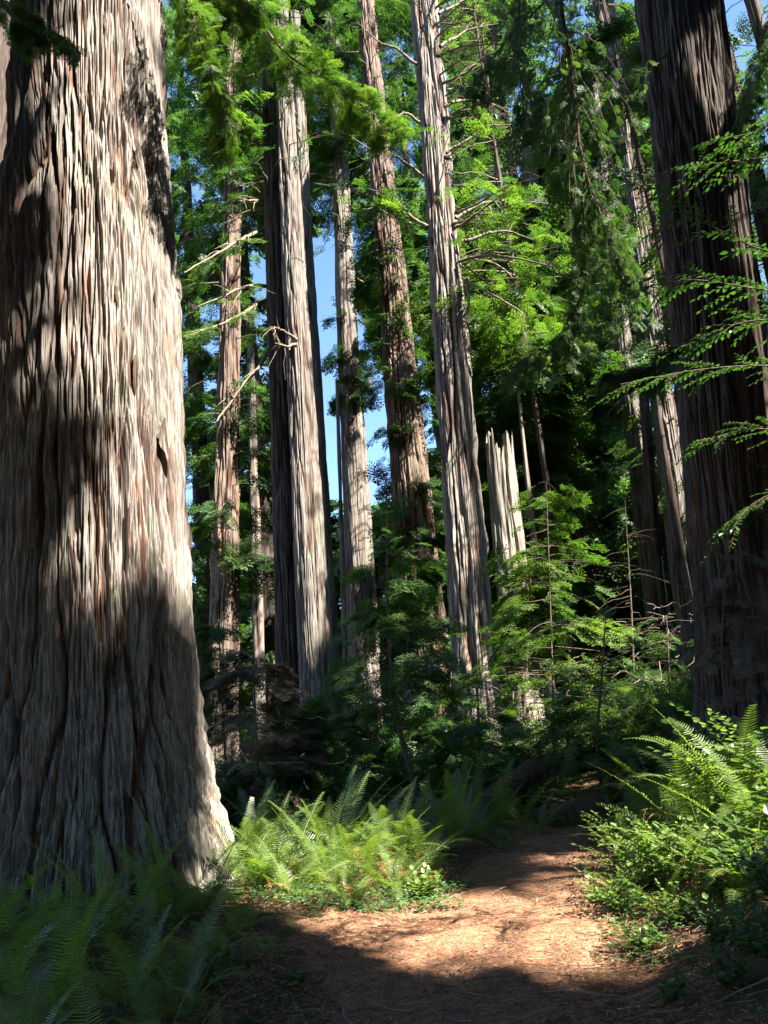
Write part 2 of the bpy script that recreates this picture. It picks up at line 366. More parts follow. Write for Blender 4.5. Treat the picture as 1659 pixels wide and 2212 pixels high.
# ------------------------------------------------------------------ trunks
def trunk_mesh(name, base, top, prof, mat, ridge=9.0, depth=.05, flare=.35, nth=220, dz=.05, seed=1, asym=1.0, broken=None, hollow=None, buttress=6, zdense=None, fine=1.0):
    """base, top: 3D axis ends; prof(t)->radius, t in metres above base.  Displaced fissured bark."""
    base = np.asarray(base, float); top = np.asarray(top, float)
    Lh = np.linalg.norm(top-base)
    if zdense is None: zs = np.arange(-.5, Lh, dz)
    else: zs = np.concatenate([np.arange(-.5, zdense, dz), np.arange(zdense, Lh, dz*6)])
    th = np.linspace(0, 2*math.pi, nth, endpoint=False)
    Zm, Th = np.meshgrid(zs, th, indexing='ij')
    R = prof(Zm)
    ax = (top-base)/Lh
    a = np.array([1.0, 0, 0]) - ax*ax[0]; a /= np.linalg.norm(a); b = np.cross(ax, a)
    cx, sy = np.cos(Th), np.sin(Th)
    f = ridge/ (2*math.pi*.5)           # ridges per metre-ish on unit circle
    px, py = cx*R*ridge*.5, sy*R*ridge*.5
    wz = Zm*ridge*.018
    wx_ = .38*vn(cx*R*2.5+seed, sy*R*2.5, Zm*.40, seed)+.20*vn(cx*R*7, sy*R*7, Zm*1.3, seed+3)
    n1 = vn(px+wx_, py+wx_, wz, seed+11)
    n2 = vn(px*2.0-wx_, py*2.0+wx_, wz*1.7, seed+12)
    n3 = vn(px*4.3, py*4.3, wz*3.0, seed+13)
    n4 = vn(px*9, py*9, wz*7, seed+14)
    n5 = vn(px*1.3+4, py*1.3, Zm*1.5, seed+15)
    p1 = np.clip(np.abs(n1)/.24, 0, 1)**.8; p2 = np.clip(np.abs(n2)/.20, 0, 1)**.8
    h = depth*(1.5*(p1-1) + .75*(p2-1)*(.4+p1*.6) + .45*n3 + .42*n4 + .40*n5*p1)
    if fine > 1: h = h + depth*1.1*(np.clip(np.abs(vn(px*.42+9, py*.42, wz*.55, seed+18))/.13, 0, 1)-1)
    if fine > 1: h = h + depth*(.30*vn(px*5, py*5, Zm*2.2, seed+16) + .34*vn(px*12, py*12, Zm*3, seed+17))
    fl = flare*np.exp(-np.clip(Zm, -1, None)/(.9))
    lob = .5+.5*np.cos(buttress*Th + 2.3*vn(cx*1.3, sy*1.3, Zm*.15, seed+40)*2 + seed)
    R2 = R*(1 + fl*(.35+.9*lob) + asym*(.05*vn(cx*1.1, sy*1.1, Zm*.12, seed+5)*2 + .035*np.cos(buttress*Th+seed))) + h
    if hollow is not None:              # (angle, half width, z0, z1, depth)
        for ha, hw, z0, z1, hd in hollow:
            dth = np.abs((Th-ha-.12*np.sin(Zm*1.3)+math.pi) % (2*math.pi)-math.pi)
            ww = hw*(1+.35*vn(Zm*2, Zm*0, seed=seed+77))*sst(z0-.3, z0+.8, Zm)*(1-sst(z1-.8, z1+.3, Zm))
            R2 = R2*(1-hd*sst(0, .06, ww-dth+.03)*(ww > .01))
    global LAST_H
    LAST_H = np.clip(1+ (1.15*(p1-1)+.3*(p2-1)), 0, 1).ravel()
    P = base + ax*Zm[..., None] + a*(R2*cx)[..., None] + b*(R2*sy)[..., None]
    if broken:                          # ragged top: the last rings are pulled down to different heights
        jag = np.array([vn(np.array([t_*4.0]), np.array([3.3]), seed=seed+8)[0]*1.1 + vn(np.array([t_*11.0]), np.array([1.3]), seed=seed+9)[0]*.5 for t_ in th])
        lim = Lh - broken*(.55+.5*jag)
        over = Zm > lim[None, :]
        Pl = base + ax*lim[None, :, None] + a*(R2*cx)[..., None]*.99 + b*(R2*sy)[..., None]*.99
        P = np.where(over[..., None], Pl, P)
    nz = len(zs)
    i, j = np.meshgrid(np.arange(nz-1), np.arange(nth), indexing='ij'); j2 = (j+1) % nth
    Fq = np.stack([i*nth+j, i*nth+j2, (i+1)*nth+j2, (i+1)*nth+j], -1).reshape(-1, 4)
    if broken: Fq = Fq[~(over[:-1][i.ravel(), j.ravel()])]
    return P.reshape(-1, 3), Fq
def dist_of(p): return float(-((p-CAM) @ R3)[2])

# foliage sprays -------------------------------------------------------------
def spray_template(nside=6, sub=0, ll=.30, lw=.10, seed=0, droop=.15):
    """flat conifer branchlet of length 1 along x"""
    rng = np.random.default_rng(seed); V, Fc = [], []
    def leaf(p, d, l, wd):
        d = d/np.linalg.norm(d); s = np.cross([0, 0, 1.0], d); s /= np.linalg.norm(s)+1e-9
        z = np.array([0, 0, 1.0])*rng.normal(0, .10)*l
        k = len(V); V.extend([p, p+d*l*.45+s*wd*.5+z, p+d*l+z*.5, p+d*l*.45-s*wd*.5+z]); Fc.append([k, k+1, k+2, k+3])
    for i in range(nside):
        x = .08+.90*(i+.5)/nside
        for s in (-1, 1):
            p = np.array([x+rng.normal(0, .015), 0, -droop*x*x])
            an = math.radians(rng.uniform(42, 62))*s
            l = ll*(1.15-.75*x)*rng.uniform(.75, 1.2)
            d = np.array([math.cos(an), math.sin(an), -.12+rng.normal(0, .08)])
            if not sub: leaf(p, d, l, lw)
            else:
                L2 = l*1.6
                for k in range(sub):
                    q = p + d*L2*(k+.3)/sub - np.array([0, 0, .10*L2*((k+.3)/sub)**2])
                    for s2 in (-1, 1):
                        a2 = an + s2*math.radians(rng.uniform(40, 65))
                        leaf(q, np.array([math.cos(a2), math.sin(a2), -.1+rng.normal(0, .1)]), ll*.45*(1.1-.5*k/sub), lw*.5)
                leaf(p+d*L2*.9, d, ll*.4, lw*.5)
    leaf(np.array([.92, 0, -droop*.85]), np.array([1, 0, -.2]), ll*.6, lw)
    # rachis
    return np.array(V), np.array(Fc)
SP_FAR = [spray_template(6, 0, .42, .17, s) for s in range(3)]
SP_MID = [spray_template(5, 3, .34, .15, s) for s in range(3)]
SP_NEAR = [spray_template(8, 5, .30, .075, s) for s in range(3)]

def branches(z0, z1, n, length, rng, rise=.15, droop=.35, az=None):
    """n branch descriptors along a stem between z0 and z1; length(z) gives branch length"""
    z = z0 + (z1-z0)*rng.random(n)
    a = rng.random(n)*2*math.pi if az is None else rng.uniform(az[0], az[1], n)
    L = np.array([length(q) for q in z])*rng.uniform(.55, 1.15, n)
    return z, a, L, rise+rng.normal(0, .12, n), droop*rng.uniform(.6, 1.4, n)
def crown_points(axis, br, per, rng, spread=.30):
    """spray positions and directions of a whorl of branches. axis(z)->xyz"""
    z, a, L, ri, dr = br
    n = len(z); t = .12 + .88*np.sqrt(rng.random((n, per)))
    A = axis(z)
    ox, oy = np.cos(a), np.sin(a)
    P = A[:, None, :] + np.stack([ox[:, None]*L[:, None]*t, oy[:, None]*L[:, None]*t, L[:, None]*(ri[:, None]*t - dr[:, None]*t*t)], -1)
    side = rng.normal(0, 1, (n, per))*spread*L[:, None]*(.25+.75*(1-np.abs(t-.55)))
    P += np.stack([-oy[:, None]*side, ox[:, None]*side, rng.normal(0, .05, (n, per))*L[:, None]], -1)
    sg = np.sign(side)
    ang = a[:, None] + sg*rng.uniform(.15, .9, (n, per))
    slope = (ri[:, None]-2*dr[:, None]*t)*.8 - .15 + rng.normal(0, .18, (n, per))
    D = np.stack([np.cos(ang), np.sin(ang), slope], -1)
    return P.reshape(-1, 3), D.reshape(-1, 3), np.repeat(a*0+rng.random(n), per)
def add_sprays(acc, P, D, size, tmpl, rng, tint=None, gate=True, tilt=.45, near=.7):
    if gate:
        k = sun_gate(P, rng, near, size); P, D = P[k], D[k]; tint = tint[k] if tint is not None else None
    if not len(P): return
    up = np.tile([0, 0, 1.0], (len(P), 1)) + rng.normal(0, tilt*.35, (len(P), 3))
    Mx = frames(D, up, rng.normal(0, tilt, len(P)))
    Mx = Mx*(size*rng.uniform(.7, 1.3, len(P)))[:, None, None]
    if tint is None: tint = rng.random(len(P))
    idx = rng.integers(0, len(tmpl), len(P))
    for q, (Vt, Ft) in enumerate(tmpl):
        s = idx == q
        if not s.any(): continue
        V, Fc = stamp(Vt, Ft, Mx[s], P[s])
        r = np.repeat(np.clip(tint[s]*.7+.15+rng.normal(0, .12, s.sum()), 0, 1), len(Ft))
        r = np.clip(r+rng.normal(0, .08, len(r)), 0, 1)
        acc.add(V, Fc, r)
def limb_tubes(acc, axis, br, rng, r0=.035, every=1, n=7, tmax=.85, seg=5):
    z, a, L, ri, dr = br
    A = axis(z)
    for q in range(0, len(z), every):
        t = np.linspace(0, tmax, n)
        wob = np.cumsum(rng.normal(0, .02, (n, 3)), 0)*L[q]
        P = A[q] + np.stack([math.cos(a[q])*L[q]*t, math.sin(a[q])*L[q]*t, L[q]*(ri[q]*t-dr[q]*t*t)], -1) + wob
        V, Fc = tube(P, r0*(.4+L[q]*.2)*(1.05-t), seg)
        acc.add(V, Fc, .5)

def axis_fn(base, top):
    base = np.asarray(base, float); top = np.asarray(top, float); s = (top-base)/(top[2]-base[2])
    return lambda z: base[None] + s[None]*(np.asarray(z)-base[2])[:, None]

def trunk_line(pa, pb, Y, htop=None):
    """pa, pb = (u, v, width) seen on the trunk, upper first; returns base, top, radius function"""
    A, B = at(pa[0], pa[1], Y), at(pb[0], pb[1], Y)
    ra = pa[2]/2*dist_of(A)/F; rb = pb[2]/2*dist_of(B)/F
    d = (A-B)/(A[2]-B[2])
    zb = float(H(*(B + d*(0-B[2]))[:2])); base = B + d*(zb-B[2])
    zt = htop or A[2]+12; top = base + d*(zt-zb)
    L = np.linalg.norm(d)
    def prof(t):
        z = zb + t/L
        k = (z-B[2])/(A[2]-B[2]); r = rb + (ra-rb)*k
        return np.maximum(np.where(k > 1, ra*np.exp((k-1)*(ra-rb)/ra*.8), r), .04)
    return base, top, prof

TREES = {}
def tree(key, label, cat, pa, pb, Y, mat, htop=None, group=None, **kw):
    base, top, prof = trunk_line(pa, pb, Y, htop)
    root = thing(cat_name(cat), label, cat, base, group)
    V, Fq = trunk_mesh(key, base, top, prof, M[mat], **kw)
    o = link('trunk', bark_mesh(V-base, Fq, M[mat]), root)
    TREES[key] = (root, base, top, prof)
    return root, base, top, prof
def cat_name(c): return c.replace(' ', '_')
def foliage(root, acc, mat, name='crown', extra=None, emat='limb'):
    """leaves, plus the twigs that carry them (extra) in the same crown mesh"""
    o = root.location; nq = sum(len(a) for k in acc.F for a, _ in acc.F[k])
    if extra is not None and extra.n:
        for k in extra.F:
            for a, b in extra.F[k]: acc.F.setdefault(k, []).append((a + acc.n, b))
        acc.V += extra.V; acc.n += extra.n
    me = acc.me(name, M[mat], False, (o[0], o[1], o[2])); me.materials.append(M[emat])
    if extra is not None and extra.n and len(acc.F) == 1:
        mi = np.zeros(len(me.polygons), np.int32); mi[nq:] = 1; me.polygons.foreach_set('material_index', mi)
    return link(name, me, root)

# ------------------------------------------------------------------ the giant redwood
def giant():
    Y = 9.2
    pts = [(-200, 193, 147), (0, 192, 155), (300, 190, 165), (600, 188, 186), (900, 190, 203), (1200, 192, 213), (1500, 193, 235), (1700, 193, 254), (1850, 193, 278)]
    zs, rs = [], []
    for v, u, hw in pts:
        p = at(u, v, Y); zs.append(p[2]); rs.append(hw*dist_of(p)/F*(.955 if v < 1600 else .98))
    A, B = at(192, 0, Y), at(193, 1850, Y)
    d = (A-B)/(A[2]-B[2]); base = B + d*(0.1-B[2]); base[2] = .1; top = base + d*17
    zs, rs = np.array(zs[::-1])-.1, np.array(rs[::-1])
    prof = lambda t: np.interp(t, np.append(zs, 40), np.append(rs, .6))
    root = thing('giant_redwood', 'enormous redwood trunk with deeply furrowed grey bark above the dark ferns', 'redwood', base)
    V, Fq = trunk_mesh('g', base, top, prof, None, ridge=16.0, depth=.070, asym=.3, fine=2, flare=.20, nth=2000, dz=.012, seed=4, buttress=5, zdense=12.5)
    link('trunk', bark_mesh(V-base, Fq, M['bark_giant']), root)
    # loose bark strips peeling off the face
    rng = np.random.default_rng(4)
    for q in range(60):
        acc = Acc()
        z = rng.uniform(.5, 11.5); th = rng.uniform(-2.9, .3); r = prof(np.array([z]))[0]*1.0
        L = rng.uniform(.25, .8); k = 7; t = np.linspace(0, 1, k)
        c = base + d*z + r*np.array([math.cos(th), math.sin(th), 0])
        side = np.array([-math.sin(th), math.cos(th), 0]); outw = np.array([math.cos(th), math.sin(th), 0])
        lean = rng.normal(0, .08)
        P = c + outs_(outw, t, rng)*1.0 + side*(lean*t[:, None]*L) - np.array([0, 0, 1.0])*L*t[:, None]
        wd = rng.uniform(.012, .03)*np.sin(math.pi*(.12+.85*t))
        Vv = np.stack([P-side*wd[:, None], P+outw*.008, P+side*wd[:, None]], 1).reshape(-1, 3)
        i, j = np.meshgrid(np.arange(k-1), [0, 1], indexing='ij')
        acc.add(Vv, np.stack([i*3+j, i*3+j+1, i*3+j+4, i*3+j+3], -1).reshape(-1, 4), .5)
        foliage(root, acc, 'bark_giant', 'bark_strip')
    return root, base, d, prof
def outs_(outw, t, rng):
    a = rng.uniform(.0, .035); return outw*(a*np.abs(t-.4)[:, None]*2 - .005)
giant()

# ------------------------------------------------------------------ redwoods of the middle distance
G1 = 'three redwoods standing close together'
tree('behind', 'dark bluish trunk half hidden behind the enormous furrowed redwood', 'redwood', (-5, 0, 70), (-30, 700, 90), 15, 'bark_shaded', nth=120, dz=.08, seed=31)
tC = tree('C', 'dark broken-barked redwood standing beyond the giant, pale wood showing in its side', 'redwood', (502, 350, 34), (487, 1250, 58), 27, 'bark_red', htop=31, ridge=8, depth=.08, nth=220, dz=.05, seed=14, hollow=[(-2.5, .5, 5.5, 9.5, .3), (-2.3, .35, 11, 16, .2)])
tD1 = tree('D1', 'shaded narrow redwood pressed against the pale sunlit trunk', 'redwood', (586, 170, 40), (628, 1400, 66), 22.6, 'bark_shaded', htop=27, ridge=14, depth=.035, nth=240, dz=.04, seed=15, group=G1)
tD2 = tree('D2', 'pale straight redwood with sunlit bark and branch shadows, tallest of the close trio', 'redwood', (615, 170, 36), (682, 1450, 74), 22, 'bark_grey', htop=27, ridge=15, depth=.04, nth=360, dz=.03, seed=16, group=G1)
tD3 = tree('D3', 'slim light grey trunk showing behind the pale sunlit redwood', 'redwood', (645, 180, 24), (700, 1300, 50), 25.5, 'bark_grey', htop=29, ridge=13, depth=.025, nth=200, dz=.05, seed=17, group=G1)
tE = tree('E', 'grey redwood with knobbly bark standing between blue sky gaps', 'redwood', (729, 250, 30), (775, 1200, 60), 28, 'bark_grey', htop=31, ridge=12, depth=.025, nth=260, dz=.05, seed=18)
tF = tree('F', 'reddish redwood with leafy sprouts growing along its whole trunk', 'redwood', (803, 150, 40), (872, 900, 74), 25, 'bark_red', htop=29, ridge=10, depth=.06, nth=300, dz=.04, seed=19)
tG = tree('G', 'deeply split sunlit redwood with many long limbs reaching out to one side', 'redwood', (917, 0, 56), (1005, 1150, 84), 22, 'bark_giant', htop=28, ridge=9.0, depth=.075, nth=400, dz=.03, seed=20, hollow=[(-1.75, .16, 2, 11, .16), (-2.5, .12, 6, 14, .12)])
tJ = tree('J', 'slim redwood with dark flank behind the drooping hemlock boughs', 'redwood', (1318, 500, 30), (1392, 1100, 46), 30, 'bark_grey', htop=31, ridge=7, depth=.04, nth=140, dz=.07, seed=22)
tK = tree('K', 'bright pale redwood with plated bark catching full sun', 'redwood', (1368, 400, 34), (1472, 1150, 62), 28, 'bark_grey', htop=33, ridge=8, depth=.06, nth=240, dz=.05, seed=23)
tL = tree('L', 'thin dark leaning trunk beside the foot of the big dark redwood', 'redwood', (1432, 960, 16), (1508, 1480, 42), 19, 'bark_shaded', htop=9, ridge=7, depth=.02, nth=100, dz=.06, seed=24)
tM = tree('M', 'massive dark redwood in deep shade on the fern bank', 'redwood', (1467, 0, 176), (1590, 1100, 205), 12.5, 'bark_shaded', htop=16, ridge=13, depth=.05, nth=700, dz=.025, seed=25, flare=.25)
tree('N', 'slender trunk in shade seen through the gap left of the paler trunks', 'redwood', (548, 1000, 20), (558, 1400, 26), 33, 'bark_grey', htop=20, ridge=7, depth=.03, nth=80, dz=.1, seed=26)
tree('O', 'very thin pale trunk between two grey redwoods', 'redwood', (733, 1000, 9), (745, 1400, 13), 27, 'bark_grey', htop=14, ridge=9, depth=.015, nth=50, dz=.1, seed=27)
tree('P', 'reddish shaggy trunk draped in twigs beyond the broken snag', 'redwood', (1190, 700, 34), (1262, 1250, 44), 36, 'bark_red', htop=30, ridge=6, depth=.05, nth=100, dz=.1, seed=28)
tree('Q', 'dark slim trunk just beside the plated pale redwood', 'redwood', (1395, 900, 22), (1425, 1300, 28), 26, 'bark_shaded', htop=16, ridge=7, depth=.03, nth=80, dz=.1, seed=29)
tree('T1', 'thin dead stem rising bare behind the broken snag', 'redwood', (1118, 830, 6), (1142, 1060, 12), 26, 'snag', htop=at(1116, 800, 26)[2], ridge=9, depth=.01, nth=40, dz=.08, seed=30)
# broken snag
base, top, prof = trunk_line((1080, 960, 62), (1112, 1300, 76), 25, at(1072, 925, 25)[2])
root = thing('broken_snag', 'broken hollow snag with splintered top and smooth pale dead wood', 'dead tree', base)
V, Fq = trunk_mesh('snag', base, top, prof, None, ridge=7, depth=.035, flare=.1, nth=300, dz=.03, seed=41, broken=1.2, hollow=[(-1.30, .10, 3.0, 13, .6), (-.6, .09, 1.6, 5.0, .5)])
link('trunk', bark_mesh(V-base, Fq, M['snag']), root)

# sun-dappling on these trunks: openings along their faces
def dapple(tr, zr, n, r, k, seed):
    rng = np.random.default_rng(seed); _, b, t, prof = tr; ax = axis_fn(b, t)
    for z in rng.uniform(zr[0], zr[1], n):
        p = ax(np.array([z]))[0]; lit(p + np.array([rng.normal(0, .3), -.3, 0]), rng.uniform(*r), k)
dapple(tD2, (4, 21), 36, (.25, .7), .9, 1); dapple(tG, (5, 21), 24, (.25, .65), .88, 2); dapple(tE, (7, 19), 12, (.3, .7), .9, 3)
dapple(tF, (8, 22), 12, (.3, .7), .9, 4); dapple(tK, (8, 23), 34, (.8, 1.2), .97, 5); dapple(tJ, (9, 20), 7, (.3, .6), .9, 6); dapple(tC, (7, 12), 6, (.3, .7), .9, 7)
dapple(tD3, (12, 22), 6, (.3, .6), .9, 8)
for v in range(960, 1290, 45): lit(at(1085, v, 25), .6, .95)
for q in range(70): lit(at(RND.uniform(440, 1500), RND.uniform(1250, 1700), RND.uniform(13, 26)), RND.uniform(.2, .7), .93)
for q in range(60): lit(at(RND.uniform(1020, 1330), RND.uniform(-80, 720), RND.uniform(22, 29)), RND.uniform(1.2, 2.2), .95)
# sunlit crowns up high and the understorey patches
for q in range(80): lit(at(RND.uniform(860, 1340), RND.uniform(-60, 640), RND.uniform(20, 34)), RND.uniform(.8, 1.8), .9)
for q in range(90): lit(at(RND.uniform(360, 1600), RND.uniform(-60, 1300), RND.uniform(30, 60)), RND.uniform(1.2, 2.6), .9)
for q in range(40): lit(at(RND.uniform(360, 600), RND.uniform(250, 1000), RND.uniform(19, 30)), RND.uniform(.6, 1.3), .9)
for q in range(60): lit(at(RND.uniform(1080, 1440), RND.uniform(820, 1620), RND.uniform(13, 24)), RND.uniform(.5, 1.1), .93)
b0_ = len(LIT)
for u, v, r in ((560, 60, .5), (640, 120, .6), (720, 170, .6), (800, 230, .6), (860, 285, .5)): lit(at(u, v, 10.4), r, 1.0)
BOUGH_LIT = LIT[b0_:]
for u, v, r in ((430, 60, .5), (520, 60, .55), (600, 60, .55), (680, 130, .5), (760, 220, .5), (850, 280, .5), (420, 200, .5), (640, 160, .5), (720, 190, .5), (800, 250, .4)): lit(at(u, v, 7.5), r, 1.0)

# ------------------------------------------------------------------ limbs with leaves on named trunks
def limb(root, pts, Y, r, leafy, mat='redwood_leaf', dy=0.0, size=.5, rng=RND, spread=.6, n=60, from_t=.35, twigs=5):
    """a bare limb drawn through (u, v) points at depth Y..Y+dy, with sprays on its outer part"""
    o = np.array(root.location)
    P = np.array([at(u, v, Y + dy*k/(len(pts)-1)) for k, (u, v) in enumerate(pts)])
    P = spline(P, 26); P += np.cumsum(rng.normal(0, .012, P.shape), 0)
    acc = Acc(); t = np.linspace(0, 1, 26)
    acc.add(*tube(P, r*(1.1-.85*t), 7, .25, rng))
    SPp, SPd = [], []
    for q in range(twigs):
        k = rng.integers(6, 25); d = P[min(k+1, 25)]-P[k-1]; d /= np.linalg.norm(d)
        e = d*.7 + rng.normal(0, .6, 3); e[2] -= .1; e /= np.linalg.norm(e); L = rng.uniform(.4, 1.2)
        tt = np.linspace(0, 1, 8)[:, None]; Q = P[k] + e*L*tt + np.array([0, 0, -.25])*L*tt**2 + np.cumsum(rng.normal(0, .02, (8, 3)), 0)
        acc.add(*tube(Q, r*.35*(1.1-np.linspace(0, 1, 8)), 5))
        if leafy:
            for x in range(max(2, n//12)):
                w_ = Q[rng.integers(3, 8)]; SPp.append(w_+rng.normal(0, .12, 3)); SPd.append(e+rng.normal(0, .5, 3))
    l = link('limb', acc.me('limb', M['limb'], True, o), root)
    if leafy:
        for q in range(n):
            x = from_t+(1-from_t)*rng.random(); k = min(25, int(x*25)); d = P[k]-P[max(0, k-2)]; d /= np.linalg.norm(d)
            s = np.cross(d, [0, 0, 1]); w_ = rng.normal(0, spread)
            SPp.append(P[k] + s*w_*.6 + np.array([0, 0, -abs(rng.normal(0, .12))])*spread); SPd.append(d*.7 + s*np.sign(w_)*.8 + np.array([0, 0, -.15]))
        a2 = Acc(); add_sprays(a2, np.array(SPp), np.array(SPd), size, SP_MID, rng, near=2.0)
        if a2.n: link('foliage', a2.me('foliage', M[mat], False, o), l)
r1 = np.random.default_rng(51)
for pts, dy, lf in (([(592, 622), (560, 614), (520, 622), (480, 640), (430, 655)], -2, 1), ([(600, 645), (560, 660), (520, 690), (460, 715), (400, 738)], -2.5, 1),
                ([(612, 730), (585, 745), (560, 790), (520, 830), (480, 890), (470, 905)], -2, 0), ([(576, 262), (545, 240), (510, 229), (482, 230)], -2, 1),
                ([(590, 332), (560, 315), (535, 295), (515, 288)], -1.5, 1), ([(605, 465), (580, 440), (545, 430), (520, 432)], -1.5, 0), ([(600, 495), (560, 500), (520, 520), (470, 545), (400, 590)], -3, 1)):
    limb(tD1[0], pts, 23.3, .075, lf, 'bright_leaf', dy, .55, r1, .7, 80)
for pts, dy, lf in (([(985, 492), (1020, 470), (1060, 440), (1110, 405)], -1, 1), ([(995, 522), (1050, 505), (1100, 500), (1160, 520)], 1, 1), ([(992, 566), (1050, 555), (1110, 562), (1180, 580), (1230, 610)], -2, 1),
                ([(1002, 606), (1030, 618), (1070, 640), (1115, 665), (1140, 690)], -1, 1), ([(985, 470), (1040, 440), (1100, 432), (1180, 440)], 2, 1), ([(965, 330), (1010, 300), (1060, 270), (1130, 262)], 0, 1),
                ([(960, 230), (1010, 215), (1060, 222), (1100, 245)], 1, 1), ([(955, 180), (1000, 160), (1040, 130), (1090, 110)], -1, 1), ([(950, 100), (985, 80), (1020, 60), (1080, 50)], 1, 1),
                ([(948, 30), (985, 10), (1030, -20)], 1, 1), ([(905, 265), (870, 245), (830, 262), (815, 270)], -1, 1), ([(915, 385), (870, 350), (830, 330), (790, 320)], -1, 1), ([(925, 490), (890, 470), (850, 430), (800, 410)], 1, 1),
                ([(1010, 600), (1012, 650), (1010, 700), (1018, 735)], -.5, 0), ([(900, 140), (860, 110), (820, 95), (780, 60)], 1, 1)):
    limb(tG[0], pts, 21.5, .05, lf, 'bright_leaf', dy, .55, r1, .8, 90)
for pts, dy, lf in (([(640, 735), (622, 728), (600, 716), (584, 712)], -.8, 0), ([(638, 742), (620, 748), (600, 742)], -.8, 0)):
    limb(tD2[0], pts, 21.6, .05, lf, 'redwood_leaf', dy, .4, r1)
for pts in ([(805, 850), (790, 810), (775, 780)], [(770, 690), (790, 700), (812, 720)], [(770, 600), (790, 610), (805, 608)]):
    limb(tE[0], pts, 28, .04, 1, 'redwood_leaf', 0, .5, r1, .5, 30)

# ------------------------------------------------------------------ crowns on the named trunks
def dress(tr, z0, z1, n, Lf, per, mat='redwood_leaf', size=.55, seed=0, tm=None, az=None, limbs=1, name='crown', droop=.35):
    rng = np.random.default_rng(seed); root, b, t, prof = tr; ax = axis_fn(b, t)
    br = branches(z0, z1, n, Lf, rng, az=az, droop=droop); P, D, tint = crown_points(ax, br, per, rng)
    acc = Acc(); add_sprays(acc, P, D, size, tm or SP_MID, rng, tint)
    a2 = Acc(); limb_tubes(a2, ax, br, rng, every=limbs)
    foliage(root, acc, mat, name, a2)
dress(tC, 7, 31, 90, lambda z: 1.2+.06*z, 22, size=.6, seed=61)
dress(tD1, 18, 27, 40, lambda z: 2.5, 40, seed=62)
dress(tD3, 20, 28, 24, lambda z: 2.5, 36, seed=63)
dress(tE, 13, 30, 46, lambda z: .4+.05*(z-12), 12, seed=64)
dress(tF, 4, 29, 150, lambda z: .65+.03*z, 12, size=.5, seed=65)
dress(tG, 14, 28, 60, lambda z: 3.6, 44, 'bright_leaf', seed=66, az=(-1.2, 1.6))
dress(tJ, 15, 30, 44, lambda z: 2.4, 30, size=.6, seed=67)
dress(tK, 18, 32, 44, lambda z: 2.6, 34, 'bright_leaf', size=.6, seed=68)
dress(TREES['P'], 6, 30, 120, lambda z: 2.4, 30, size=.75, seed=69)

# ------------------------------------------------------------------ leafy conifers filling the forest behind
def conifer(u, Y, label, r=.35, z0=2, z1=None, Lb=3.2, n=110, per=26, mat='far_leaf', size=.85, seed=0, group=None, tm=None, lean=None, name='conifer', crown_top=False, bark='bark_shaded'):
    rng = np.random.default_rng(seed)
    z1 = z1 or Y*1.12+4
    A, B = at(u, 300, Y), at(u + (0 if lean is None else lean), 1500, Y)
    xb = at(u+60, 1650, Y)[0]; base = np.array([xb, Y, float(H(xb, Y))]); top = np.array([xb+rng.normal(0, .5), Y+rng.normal(0, .5), z1])
    root = thing(name, label, 'conifer', base, group)
    Lh = z1-base[2]; prof = lambda t: np.maximum(r*(1-.75*t/Lh), .04)
    V, Fq = trunk_mesh('c', base, top, prof, None, ridge=6, depth=.03, nth=48, dz=.25, seed=seed)
    link('trunk', bark_mesh(V-base, Fq, M[bark]), root)
    ax = axis_fn(base, top)
    Lf = (lambda z: Lb*(1.05-.9*max(0, (z-z0)/(z1-z0)))) if crown_top else (lambda z: Lb*(.75+.25*math.sin(z*1.3+seed)))
    br = branches(z0, z1, n, Lf, rng, droop=.4); P, D, tint = crown_points(ax, br, per, rng)
    acc = Acc(); add_sprays(acc, P, D, size, tm or SP_FAR, rng, tint); a2 = Acc(); limb_tubes(a2, ax, br, rng, every=2, r0=.03); foliage(root, acc, mat, 'crown', a2)
    return root
GB = 'leafy conifers of the forest beyond the trunks'
